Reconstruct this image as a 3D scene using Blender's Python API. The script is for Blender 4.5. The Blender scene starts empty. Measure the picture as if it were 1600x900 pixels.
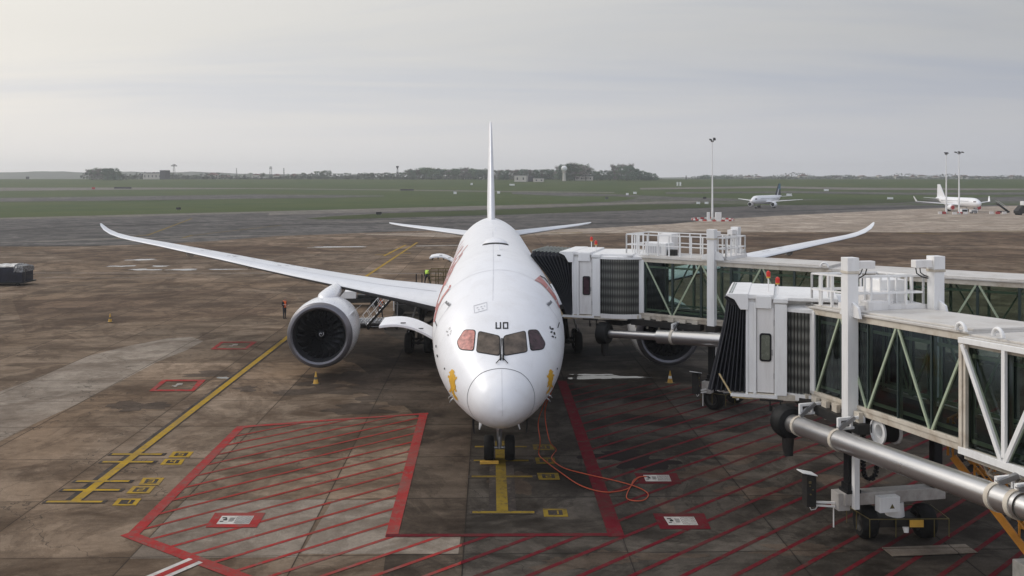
import bpy, bmesh, math, random
from mathutils import Vector, Matrix
from mathutils.geometry import tessellate_polygon
random.seed(11)
sc = bpy.context.scene
COL = sc.collection
R = math.radians
# ------------------------------------------------------------------ camera
H, F, HOR = 11.4, 1465.0, 279.0        # eye height (m), focal length (px of the 1600 px photo), horizon row
cd = bpy.data.cameras.new('camera')
cam = bpy.data.objects.new('camera', cd); COL.objects.link(cam)
cam.location = (0, 0, H); cam.rotation_euler = (R(90), 0, 0)
cd.sensor_width = 36; cd.lens = 36 * F / 1600; cd.shift_y = -(450 - HOR) / 1600
cd.clip_start = 0.1; cd.clip_end = 20000
sc.camera = cam
# ------------------------------------------------------------------ sky
SUN_AZ, SUN_EL = R(-62), R(36)          # azimuth from +Y towards +X; light comes from the left and a little ahead
w = bpy.data.worlds.new('World'); sc.world = w; w.use_nodes = True
nt = w.node_tree; nt.nodes.clear(); N = nt.nodes; L = nt.links
def nd(t, **k):
    n = N.new(t)
    for a, b in k.items(): setattr(n, a, b)
    return n
def math_(op, a, b=None, c=None, clamp=False):
    n = N.new('ShaderNodeMath'); n.operation = op; n.use_clamp = clamp
    for i, v in enumerate((a, b, c)):
        if v is None: continue
        if isinstance(v, (int, float)): n.inputs[i].default_value = v
        else: L.new(v, n.inputs[i])
    return n.outputs[0]
def mixc(fac, a, b, mode='MIX'):
    n = N.new('ShaderNodeMix'); n.data_type = 'RGBA'; n.blend_type = mode; n.clamp_factor = True
    for s, v in ((0, fac), (6, a), (7, b)):
        if isinstance(v, (int, float)): n.inputs[s].default_value = v
        elif isinstance(v, tuple): n.inputs[s].default_value = (*v, 1)
        else: L.new(v, n.inputs[s])
    return n.outputs[2]
def ramp(v, pts):
    n = N.new('ShaderNodeValToRGB'); e = n.color_ramp.elements
    while len(e) < len(pts): e.new(0.5)
    for i, (p, c) in enumerate(pts):
        e[i].position = p; e[i].color = (*c, 1) if isinstance(c, tuple) else (c, c, c, 1)
    L.new(v, n.inputs[0]); return n.outputs[0]
tc = nd('ShaderNodeTexCoord'); sep = nd('ShaderNodeSeparateXYZ'); L.new(tc.outputs['Generated'], sep.inputs[0])
dx, dy, dz = sep.outputs
sky = nd('ShaderNodeTexSky', sky_type='NISHITA', sun_disc=False, sun_elevation=SUN_EL, sun_rotation=SUN_AZ, air_density=1.5, dust_density=4.0)
bgs = nd('ShaderNodeBackground'); L.new(sky.outputs[0], bgs.inputs[0]); bgs.inputs[1].default_value = 0.1
zz = math_('ADD', math_('MAXIMUM', dz, 0.0), 0.13)
cmb = nd('ShaderNodeCombineXYZ'); L.new(math_('DIVIDE', dx, zz), cmb.inputs[0]); L.new(math_('DIVIDE', dy, zz), cmb.inputs[1])
mp = nd('ShaderNodeMapping'); L.new(cmb.outputs[0], mp.inputs[0]); mp.inputs['Scale'].default_value = (0.30, 0.85, 1); mp.inputs['Rotation'].default_value = (0, 0, R(14)); mp.inputs['Location'].default_value = (3.2, 1.1, 0)
nz = nd('ShaderNodeTexNoise'); L.new(mp.outputs[0], nz.inputs[0]); nz.inputs['Scale'].default_value = 1.0; nz.inputs['Detail'].default_value = 7; nz.inputs['Roughness'].default_value = 0.55; nz.inputs['Distortion'].default_value = 0.6
# overcast layer: thinner and brighter towards the sun side, bluer breaks in it
lum = math_('MULTIPLY_ADD', dx, -0.31, 0.635)
lum = math_('MINIMUM', math_('MAXIMUM', lum, 0.38), 0.98)
lum = math_('ADD', lum, math_('MULTIPLY', math_('MAXIMUM', math_('MULTIPLY', dy, -1.0), 0.0), 0.62))
lum = math_('ADD', lum, math_('MULTIPLY', math_('POWER', math_('MAXIMUM', dz, 0.0), 2.0), 0.25))
warm = mixc(math_('MULTIPLY_ADD', dx, 0.9, 0.5, True), (1.012, 0.99, 0.963), (0.94, 0.965, 1.045))
brk = ramp(nz.outputs['Fac'], [(0.40, (1.12, 1.10, 1.05)), (0.49, (0.97, 0.985, 1.015)), (0.60, (0.68, 0.77, 0.95))])
hi = math_('MULTIPLY_ADD', dz, 5.5, -0.15, True)
cl = mixc(hi, warm, mixc(1.0, warm, brk, 'MULTIPLY'))
lum = math_('ADD', lum, math_('MULTIPLY', math_('MAXIMUM', math_('MULTIPLY_ADD', math_('ABSOLUTE', dz), -7.0, 1.0), 0.0), 0.16))
vm = nd('ShaderNodeVectorMath', operation='SCALE'); L.new(cl, vm.inputs[0]); L.new(lum, vm.inputs['Scale'])
bgc = nd('ShaderNodeBackground'); L.new(vm.outputs[0], bgc.inputs[0]); bgc.inputs[1].default_value = 1.0
mx = nd('ShaderNodeMixShader'); mx.inputs[0].default_value = 0.88; L.new(bgs.outputs[0], mx.inputs[1]); L.new(bgc.outputs[0], mx.inputs[2])
wo = nd('ShaderNodeOutputWorld'); L.new(mx.outputs[0], wo.inputs[0])
# ------------------------------------------------------------------ sun behind thin cloud
ld = bpy.data.lights.new('sun', 'SUN'); ld.energy = 1.35; ld.angle = R(24); ld.color = (1.0, 0.955, 0.90)
sun = bpy.data.objects.new('sun', ld); COL.objects.link(sun)
sd = Vector((math.sin(SUN_AZ) * math.cos(SUN_EL), math.cos(SUN_AZ) * math.cos(SUN_EL), math.sin(SUN_EL)))
sun.rotation_euler = sd.to_track_quat('Z', 'Y').to_euler(); sun.location = (-60, 40, 60)
vs = sc.view_settings
vs.view_transform = 'Standard'; vs.look = 'None'; vs.exposure = 0.0; vs.gamma = 1; vs.use_curve_mapping = False
sc.cycles.max_bounces = 6; sc.cycles.diffuse_bounces = 3; sc.cycles.glossy_bounces = 3; sc.cycles.transparent_max_bounces = 12
sc.cycles.volume_bounces = 0; sc.cycles.use_denoising = True; sc.cycles.sample_clamp_indirect = 4
sc.cycles.caustics_reflective = False; sc.cycles.caustics_refractive = False

# ------------------------------------------------------------------ materials
def newmat(name):
    global nt, N, L
    m = bpy.data.materials.new(name); m.use_nodes = True
    nt = m.node_tree; N = nt.nodes; L = nt.links
    return m, N['Principled BSDF'], N['Material Output']
def noise(vec, scale, detail=4, rough=0.55, dist=0.0, stretch=None):
    if stretch:
        q = nd('ShaderNodeMapping'); L.new(vec, q.inputs[0]); q.inputs['Scale'].default_value = stretch; vec = q.outputs[0]
    n = nd('ShaderNodeTexNoise'); L.new(vec, n.inputs[0]); n.inputs['Scale'].default_value = scale
    n.inputs['Detail'].default_value = detail; n.inputs['Roughness'].default_value = rough; n.inputs['Distortion'].default_value = dist
    return n.outputs['Fac']
def mat(name, col, rough=0.5, metal=0.0, var=0.12, scale=2.5, dirt=0.0, dcol=(0.18, 0.13, 0.09), bump=0.0, coat=0.0, streak=False, spec=0.5):
    m, p, o = newmat(name)
    t = nd('ShaderNodeTexCoord').outputs['Object']
    n1 = noise(t, scale, 5)
    a = tuple(c * (1 - var) for c in col); b = tuple(min(1, c * (1 + var)) for c in col)
    c = mixc(ramp(n1, [(0.3, 0.0), (0.7, 1.0)]), a, b)
    if dirt:
        n2 = noise(t, 1.3, 8, 0.7, 0.3, (3.0, 3.0, 0.35) if streak else None)
        c = mixc(math_('MULTIPLY', ramp(n2, [(0.48, 0.0), (0.75, 1.0)]), dirt), c, dcol)
    L.new(c, p.inputs['Base Color'])
    n3 = noise(t, scale * 4, 3)
    L.new(math_('MULTIPLY_ADD', n3, 0.25, rough - 0.125, True), p.inputs['Roughness'])
    p.inputs['Metallic'].default_value = metal; p.inputs['Specular IOR Level'].default_value = spec
    if coat: p.inputs['Coat Weight'].default_value = coat; p.inputs['Coat Roughness'].default_value = 0.08
    if bump:
        bn = nd('ShaderNodeBump'); bn.inputs['Strength'].default_value = bump; bn.inputs['Distance'].default_value = 0.02
        L.new(noise(t, scale * 6, 4), bn.inputs['Height']); L.new(bn.outputs[0], p.inputs['Normal'])
    return m
M = {}
M['plane_white'] = mat('aircraft_white_paint', (0.80, 0.80, 0.815), 0.36, var=0.025, scale=0.8, dirt=0.22, dcol=(0.5, 0.46, 0.42), coat=0.0)
M['wing_grey'] = mat('wing_light_grey', (0.68, 0.69, 0.71), 0.36, var=0.04, scale=0.5, dirt=0.16, dcol=(0.36, 0.35, 0.34))
M['wing_under'] = mat('wing_underside_shaded_grey', (0.13, 0.13, 0.135), 0.45)  # grey underside paint with the shade of down-facing skin mixed in
M['nacelle'] = mat('nacelle_white', (0.76, 0.76, 0.77), 0.3, var=0.03, dirt=0.12, dcol=(0.45, 0.42, 0.4), coat=0.3)
M['lip'] = mat('bare_metal_lip', (0.17, 0.165, 0.18), 0.42, metal=0.6, var=0.06)
M['duct_dark'] = mat('intake_liner', (0.028, 0.028, 0.031), 0.5, var=0.1)
M['blade'] = mat('fan_blade', (0.012, 0.012, 0.014), 0.3, spec=0.35, metal=0.0)
M['black'] = mat('black_paint', (0.010, 0.010, 0.011), 0.5, spec=0.25)
M['rubber'] = mat('tyre_rubber', (0.012, 0.0115, 0.011), 0.8, var=0.25, bump=0.3, spec=0.2)
M['rim'] = mat('wheel_rim', (0.35, 0.35, 0.36), 0.4, metal=0.5)
M['steel'] = mat('grey_steel', (0.33, 0.33, 0.34), 0.35, metal=0.7)
M['seam'] = mat('panel_seam', (0.12, 0.12, 0.13), 0.6)
M['faint'] = mat('faint_seam', (0.50, 0.50, 0.52), 0.6)
M['hairline'] = mat('skin_joint_line', (0.60, 0.60, 0.615), 0.5)
M['red_livery'] = mat('red_livery', (0.46, 0.10, 0.085), 0.4, var=0.3, scale=2.5, dirt=0.75, dcol=(0.72, 0.58, 0.54))
M['gold'] = mat('golden_yellow_emblem', (0.72, 0.40, 0.03), 0.4, var=0.12)
M['bridge'] = mat('bridge_white_paint', (0.74, 0.72, 0.70), 0.45, var=0.03, scale=0.7, dirt=0.28, dcol=(0.34, 0.30, 0.25), streak=True)
M['bright'] = mat('bright_white_paint', (0.78, 0.775, 0.765), 0.42, var=0.04, scale=0.9, dirt=0.35, dcol=(0.45, 0.42, 0.38), streak=True)
M['beige'] = mat('weathered_beige_beam', (0.56, 0.51, 0.43), 0.55, var=0.1, scale=1.6, dirt=0.75, dcol=(0.25, 0.17, 0.10))
M['roof'] = mat('bridge_roof_sheet', (0.56, 0.535, 0.50), 0.5, var=0.08, scale=1.0, dirt=0.6, dcol=(0.32, 0.27, 0.21), bump=0.15)
M['beam_grey'] = mat('dirty_grey_beam', (0.40, 0.375, 0.35), 0.55, var=0.1, scale=1.6, dirt=0.7, dcol=(0.16, 0.12, 0.09))
M['sage'] = mat('sage_green_brace', (0.36, 0.42, 0.30), 0.5, var=0.08)
M['teal_frame'] = mat('dark_green_frame', (0.025, 0.04, 0.036), 0.4)
M['interior'] = mat('dim_interior', (0.20, 0.22, 0.21), 0.7)
M['bellows'] = mat('bellows_fabric', (0.012, 0.013, 0.019), 0.6, var=0.3, scale=3, dirt=0.25, dcol=(0.05, 0.05, 0.05), streak=True, spec=0.3)
M['pane_grey'] = mat('dusty_window', (0.13, 0.14, 0.11), 0.25, var=0.2)
M['rib_light'] = mat('bellows_rib', (0.030, 0.032, 0.038), 0.6)
M['bellows_top'] = mat('bellows_top_fabric', (0.30, 0.32, 0.29), 0.6, var=0.25, dirt=0.5, dcol=(0.05, 0.05, 0.05))
M['rib_dark'] = mat('dark_grey_machinery', (0.022, 0.021, 0.020), 0.55, var=0.3, dirt=0.35, dcol=(0.07, 0.05, 0.035), spec=0.25)
M['hose'] = mat('flexible_hose', (0.010, 0.010, 0.010), 0.6, var=0.3, spec=0.25)
M['orange_paint'] = mat('orange_brown_rail', (0.55, 0.23, 0.025), 0.45, var=0.15, dirt=0.5, dcol=(0.14, 0.07, 0.03))
M['olive'] = mat('olive_guard_rail', (0.11, 0.085, 0.02), 0.5, var=0.2, dirt=0.5)
M['yellow_wood'] = mat('pale_yellow_guard', (0.60, 0.47, 0.25), 0.5, var=0.15, dirt=0.3)
M['red'] = mat('red_plastic', (0.55, 0.03, 0.02), 0.35)
M['redcover'] = mat('red_cover', (0.40, 0.035, 0.035), 0.6)
M['redwhite'] = mat('barrier_white', (0.7, 0.66, 0.62), 0.5)
M['orange_vest'] = mat('orange_vest', (0.95, 0.16, 0.03), 0.6, var=0.1)
M['green_vest'] = mat('lime_vest', (0.50, 0.75, 0.08), 0.6, var=0.1)
M['dark_cloth'] = mat('dark_clothes', (0.022, 0.022, 0.028), 0.8, var=0.2)
M['skin'] = mat('skin', (0.42, 0.26, 0.19), 0.55, var=0.05)
M['hair'] = mat('dark_hair', (0.02, 0.015, 0.012), 0.7)
M['cone'] = mat('cone_yellow', (0.58, 0.33, 0.05), 0.5, dirt=0.4, dcol=(0.15, 0.1, 0.05))
M['cone_dark'] = mat('cone_band', (0.10, 0.08, 0.05), 0.6)
M['plastic_wrap'] = mat('wrinkled_plastic_sheet', (0.50, 0.49, 0.47), 0.3, var=0.4, scale=3.5, bump=1.0)
M['plastic_wrap2'] = mat('crumpled_plastic', (0.16, 0.16, 0.16), 0.3, var=0.95, scale=5, bump=1.0)
M['navy'] = mat('dark_cargo', (0.012, 0.013, 0.022), 0.5, var=0.6, scale=1.5, spec=0.25)
M['concrete_block'] = mat('pale_concrete', (0.42, 0.40, 0.36), 0.8, var=0.15, scale=6, bump=0.4)
M['bark'] = mat('bark', (0.07, 0.06, 0.05), 0.9, var=0.3)
M['leaf1'] = mat('spring_foliage', (0.105, 0.150, 0.075), 0.8, var=0.4, scale=0.35)
M['leaf2'] = mat('dark_foliage', (0.072, 0.118, 0.070), 0.8, var=0.4, scale=0.35)
M['leaf3'] = mat('bare_twigs', (0.16, 0.145, 0.125), 0.9, var=0.3, scale=0.35)
M['house'] = mat('pale_house_wall', (0.50, 0.47, 0.42), 0.8)
M['house_roof'] = mat('tiled_roof', (0.16, 0.09, 0.07), 0.8)
M['house_dark'] = mat('dark_opening', (0.03, 0.03, 0.035), 0.4)
M['teal_tail'] = mat('tail_teal', (0.03, 0.14, 0.22), 0.35)
M['tail_dark'] = mat('tail_navy', (0.012, 0.016, 0.03), 0.35)
M['terminal'] = mat('terminal_cladding', (0.22, 0.22, 0.23), 0.5, var=0.08)
M['pink_reflection'] = mat('pink_pane_reflection', (0.46, 0.19, 0.16), 0.45, var=0.5, scale=6.0, spec=0.25)  # pink reflection put into the pane's base colour
M['cockpit_glass'] = mat('cockpit_glass', (0.105, 0.080, 0.062), 0.22, var=0.6, scale=2.6, spec=0.35)
M['cockpit_dark'] = mat('dark_cockpit_glass', (0.050, 0.024, 0.030), 0.2, var=0.6, scale=3.5, spec=0.4)
M['hill'] = mat('wooded_hill', (0.05, 0.06, 0.035), 0.9, var=0.4, scale=0.02)
M['shrub'] = mat('shrub_belt', (0.04, 0.05, 0.028), 0.9, var=0.5, scale=0.15)
def metal_duct():
    m, p, o = newmat('galvanised_duct')
    t = nd('ShaderNodeTexCoord').outputs['Object']
    L.new(mixc(noise(t, 1.2, 6), (0.60, 0.59, 0.58), (0.66, 0.65, 0.64)), p.inputs['Base Color'])
    p.inputs['Metallic'].default_value = 0.9
    L.new(math_('MULTIPLY_ADD', noise(t, 1.5, 3), 0.12, 0.24), p.inputs['Roughness'])
    return m
M['duct'] = metal_duct()
def glass(name, tint, fres=1.45):
    m, p, o = newmat(name); N.remove(p)
    tr = nd('ShaderNodeBsdfTransparent'); tr.inputs[0].default_value = (*tint, 1)
    gl = nd('ShaderNodeBsdfGlossy'); gl.inputs[0].default_value = (0.8, 0.9, 0.88, 1); gl.inputs['Roughness'].default_value = 0.06
    fr = nd('ShaderNodeFresnel'); fr.inputs[0].default_value = fres
    ms = nd('ShaderNodeMixShader'); L.new(fr.outputs[0], ms.inputs[0]); L.new(tr.outputs[0], ms.inputs[1]); L.new(gl.outputs[0], ms.inputs[2])
    L.new(ms.outputs[0], o.inputs[0]); return m
M['glass'] = glass('green_tinted_glass', (0.46, 0.54, 0.505), 1.55)
M['glass2'] = glass('grey_green_glass', (0.54, 0.64, 0.59), 1.55)
def slats():
    m, p, o = newmat('slatted_curtain')
    t = nd('ShaderNodeTexCoord').outputs['Object']
    s = nd('ShaderNodeSeparateXYZ'); L.new(t, s.inputs[0])
    b = math_('SINE', math_('MULTIPLY', s.outputs[2], 2 * math.pi / 0.42))
    c = mixc(math_('MULTIPLY_ADD', b, 0.5, 0.5), (0.06, 0.065, 0.06), (0.22, 0.225, 0.21))
    c = mixc(math_('MULTIPLY', noise(t, 2, 5), 0.5), c, (0.10, 0.10, 0.09))
    L.new(c, p.inputs['Base Color']); p.inputs['Roughness'].default_value = 0.35; p.inputs['Metallic'].default_value = 0.5
    return m
M['slats'] = slats()
def ridx(vec, ax):
    s = nd('ShaderNodeSeparateXYZ'); L.new(vec, s.inputs[0]); return s.outputs[ax]
SK = 0.024
def rot_pos():
    g = nd('ShaderNodeNewGeometry').outputs['Position']
    q = nd('ShaderNodeMapping'); L.new(g, q.inputs[0]); q.inputs['Rotation'].default_value = (0, 0, -SK)
    return q.outputs[0]
def apron(name, brown, grey, dark, light=1.0, slab=True):
    m, p, o = newmat(name)
    v = rot_pos()
    big = noise(v, 0.045, 6, 0.6, 0.8, (0.8, 1.0, 1))
    mid = noise(v, 0.23, 8, 0.62, 1.2)
    fine = noise(v, 2.2, 8, 0.7)
    grain = noise(v, 22, 3, 0.7)
    stre = noise(v, 0.5, 6, 0.6, 0.5, (0.12, 1.0, 1))
    c = mixc(ramp(big, [(0.35, 0.0), (0.62, 1.0)]), brown, grey)
    c = mixc(math_('MULTIPLY', ramp(mid, [(0.45, 0.0), (0.60, 1.0)]), 0.70), c, dark)
    c = mixc(math_('MULTIPLY', ramp(stre, [(0.48, 0.0), (0.66, 1.0)]), 0.40), c, dark)
    c = mixc(math_('MULTIPLY', ramp(noise(v, 0.11, 7, 0.65, 1.5), [(0.60, 0.0), (0.72, 1.0)]), 0.30), c, tuple(min(1, x * 1.75) for x in grey))
    if slab:
        sx = math_('DIVIDE', math_('ADD', ridx(v, 0), 0.79), 5.0); sy = math_('DIVIDE', math_('SUBTRACT', ridx(v, 1), 28.45), 5.0)
        cb = nd('ShaderNodeCombineXYZ'); L.new(math_('FLOOR', sx), cb.inputs[0]); L.new(math_('FLOOR', sy), cb.inputs[1])
        wn = nd('ShaderNodeTexWhiteNoise'); L.new(cb.outputs[0], wn.inputs[0])
        c = mixc(1.0, c, ramp(wn.outputs['Value'], [(0.0, 0.80), (0.7, 1.02), (0.88, 1.08), (1.0, 1.32)]), 'MULTIPLY')
        ex = math_('ABSOLUTE', math_('SUBTRACT', math_('FRACT', sx), 0.5)); ey = math_('ABSOLUTE', math_('SUBTRACT', math_('FRACT', sy), 0.5))
        e = math_('MAXIMUM', ex, ey)
        wob = math_('MULTIPLY', math_('SUBTRACT', fine, 0.5), 0.006)
        e2 = math_('ADD', e, wob)
        c = mixc(math_('MULTIPLY', math_('GREATER_THAN', e, 0.4958), 0.85), c, (0.022, 0.02, 0.018))
        c = mixc(math_('MULTIPLY', ramp(e2, [(0.478, 0.0), (0.5, 1.0)]), 0.28), c, dark)
    bl = noise(v, 0.13, 9, 0.68, 2.2)
    c = mixc(math_('MULTIPLY', math_('SUBTRACT', 1.0, ramp(math_('ABSOLUTE', math_('SUBTRACT', bl, 0.53)), [(0.0, 0.0), (0.022, 1.0)])), 0.38), c, dark)
    c = mixc(math_('MULTIPLY', ramp(bl, [(0.53, 0.0), (0.57, 1.0)]), 0.42), c, dark)
    c = mixc(1.0, c, ramp(noise(v, 1.1, 7, 0.72, 0.4, (0.45, 1, 1)), [(0.3, 0.84), (0.7, 1.15)]), 'MULTIPLY')
    c = mixc(1.0, c, ramp(fine, [(0.25, 0.74), (0.75, 1.24)]), 'MULTIPLY')
    c = mixc(1.0, c, ramp(grain, [(0.3, 0.86), (0.7, 1.14)]), 'MULTIPLY')
    # fine cracks
    vo = nd('ShaderNodeTexVoronoi', feature='DISTANCE_TO_EDGE'); vo.inputs['Scale'].default_value = 0.16
    wv = nd('ShaderNodeVectorMath', operation='ADD'); L.new(v, wv.inputs[0])
    dn = nd('ShaderNodeTexNoise'); dn.inputs['Scale'].default_value = 0.6; dn.inputs['Detail'].default_value = 5; L.new(v, dn.inputs[0])
    ds = nd('ShaderNodeVectorMath', operation='SCALE'); L.new(dn.outputs['Color'], ds.inputs[0]); ds.inputs['Scale'].default_value = 3.5
    L.new(ds.outputs[0], wv.inputs[1]); L.new(wv.outputs[0], vo.inputs[0])
    crk = math_('MULTIPLY', math_('LESS_THAN', vo.outputs['Distance'], 0.0035), math_('GREATER_THAN', noise(v, 0.07, 2), 0.5))
    c = mixc(math_('MULTIPLY', crk, 0.6), c, (0.03, 0.026, 0.022))
    L.new(c, p.inputs['Base Color'])
    L.new(ramp(mid, [(0.35, 0.85), (0.6, 0.75), (0.8, 0.6)]), p.inputs['Roughness'])
    p.inputs['Specular IOR Level'].default_value = 0.03
    bn = nd('ShaderNodeBump'); bn.inputs['Strength'].default_value = 0.25; bn.inputs['Distance'].default_value = 0.01
    L.new(fine, bn.inputs['Height']); L.new(bn.outputs[0], p.inputs['Normal'])
    return m
M['apron'] = apron('apron_concrete', (0.198, 0.138, 0.091), (0.216, 0.166, 0.122), (0.060, 0.039, 0.025))
M['apron_shaded'] = apron('stained_shaded_concrete', (0.050, 0.040, 0.032), (0.115, 0.100, 0.084), (0.012, 0.010, 0.008))  # stains plus the shade of nose and bridges, both in the colour
M['apron_mid'] = apron('darker_stand_concrete', (0.082, 0.060, 0.044), (0.118, 0.093, 0.071), (0.022, 0.016, 0.012))
M['apron_light'] = apron('pale_concrete_slab', (0.245, 0.20, 0.158), (0.285, 0.245, 0.20), (0.13, 0.10, 0.076))
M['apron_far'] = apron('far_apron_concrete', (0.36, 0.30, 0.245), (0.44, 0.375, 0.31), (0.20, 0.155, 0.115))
M['apron_brown'] = apron('brown_stained_concrete', (0.125, 0.085, 0.058), (0.18, 0.13, 0.09), (0.050, 0.032, 0.022))
M['damp_shade'] = apron('damp_shaded_concrete', (0.095, 0.070, 0.052), (0.115, 0.09, 0.07), (0.045, 0.033, 0.025))  # wet concrete tone, also used for painted shade
M['asphalt_dark'] = apron('rubber_marked_asphalt', (0.060, 0.055, 0.052), (0.085, 0.08, 0.075), (0.02, 0.02, 0.02), slab=False)
M['asphalt'] = apron('taxiway_asphalt', (0.105, 0.096, 0.088), (0.165, 0.152, 0.140), (0.035, 0.034, 0.034), slab=False)
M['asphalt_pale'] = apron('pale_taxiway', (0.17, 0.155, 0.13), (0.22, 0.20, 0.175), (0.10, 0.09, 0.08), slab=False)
def paint(name, col, wear=0.5, under=(0.13, 0.105, 0.085)):
    m, p, o = newmat(name); v = rot_pos()
    c = mixc(ramp(noise(v, 1.6, 6), [(0.3, 0.0), (0.7, 1.0)]), tuple(x * 0.75 for x in col), col)
    c = mixc(math_('MULTIPLY', ramp(noise(v, 2.6, 10, 0.8, 0.4), [(0.50, 0.0), (0.62, 1.0)]), wear), c, under)
    c = mixc(math_('MULTIPLY', ramp(noise(v, 0.35, 5, 0.6), [(0.45, 0.0), (0.7, 1.0)]), wear * 0.7), c, under)
    L.new(c, p.inputs['Base Color']); p.inputs['Roughness'].default_value = 0.8; p.inputs['Specular IOR Level'].default_value = 0.05
    return m
M['p_red'] = paint('red_marking_paint', (0.33, 0.033, 0.031), 0.75)
M['p_red2'] = paint('worn_shaded_red_paint', (0.125, 0.010, 0.017), 0.75, (0.06, 0.045, 0.035))  # darker copy of the worn red, with the right stand's shade in it
M['p_red_thin'] = paint('thin_worn_red_paint', (0.30, 0.036, 0.030), 0.6, (0.11, 0.075, 0.055))
M['p_yel'] = paint('yellow_marking_paint', (0.40, 0.25, 0.025), 0.6)
M['p_yel2'] = paint('dirty_yellow_paint', (0.24, 0.165, 0.025), 0.75, (0.06, 0.048, 0.036))
M['p_blk'] = paint('black_marking_border', (0.045, 0.038, 0.034), 0.5)
M['p_wht'] = paint('white_marking_paint', (0.55, 0.52, 0.48), 0.35)
M['p_wht2'] = paint('faded_white_paint', (0.36, 0.33, 0.29), 0.8)
M['p_ink'] = paint('black_print', (0.03, 0.03, 0.03), 0.2, (0.2, 0.18, 0.16))
def wet(name, col, rough):
    m, p, o = newmat(name); v = rot_pos()
    L.new(mixc(noise(v, 1.5, 5), col, tuple(x * 1.5 for x in col)), p.inputs['Base Color']); p.inputs['Roughness'].default_value = rough
    return m
M['wet'] = wet('standing_water', (0.035, 0.032, 0.028), 0.06)
M['oil'] = wet('stain_and_shade', (0.016, 0.013, 0.012), 0.8); M['oil'].node_tree.nodes['Principled BSDF'].inputs['Specular IOR Level'].default_value = 0.05
def grass(name, a, b, c3):
    m, p, o = newmat(name)
    v = nd('ShaderNodeNewGeometry').outputs['Position']
    c = mixc(ramp(noise(v, 0.02, 6, 0.6, 0.5), [(0.35, 0.0), (0.65, 1.0)]), a, b)
    c = mixc(math_('MULTIPLY', ramp(noise(v, 0.25, 8, 0.7, 0, (0.35, 1, 1)), [(0.45, 0.0), (0.7, 1.0)]), 0.6), c, c3)
    L.new(mixc(1.0, c, ramp(noise(v, 1.6, 5, 0.7), [(0.3, 0.7), (0.7, 1.25)]), 'MULTIPLY'), p.inputs['Base Color']); p.inputs['Roughness'].default_value = 0.9
    p.inputs['Specular IOR Level'].default_value = 0.1
    return m
M['grass'] = grass('airfield_grass', (0.036, 0.062, 0.007), (0.060, 0.078, 0.014), (0.016, 0.028, 0.004))
M['grass_dark'] = grass('mown_grass', (0.028, 0.044, 0.006), (0.044, 0.054, 0.010), (0.014, 0.021, 0.004))

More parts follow.
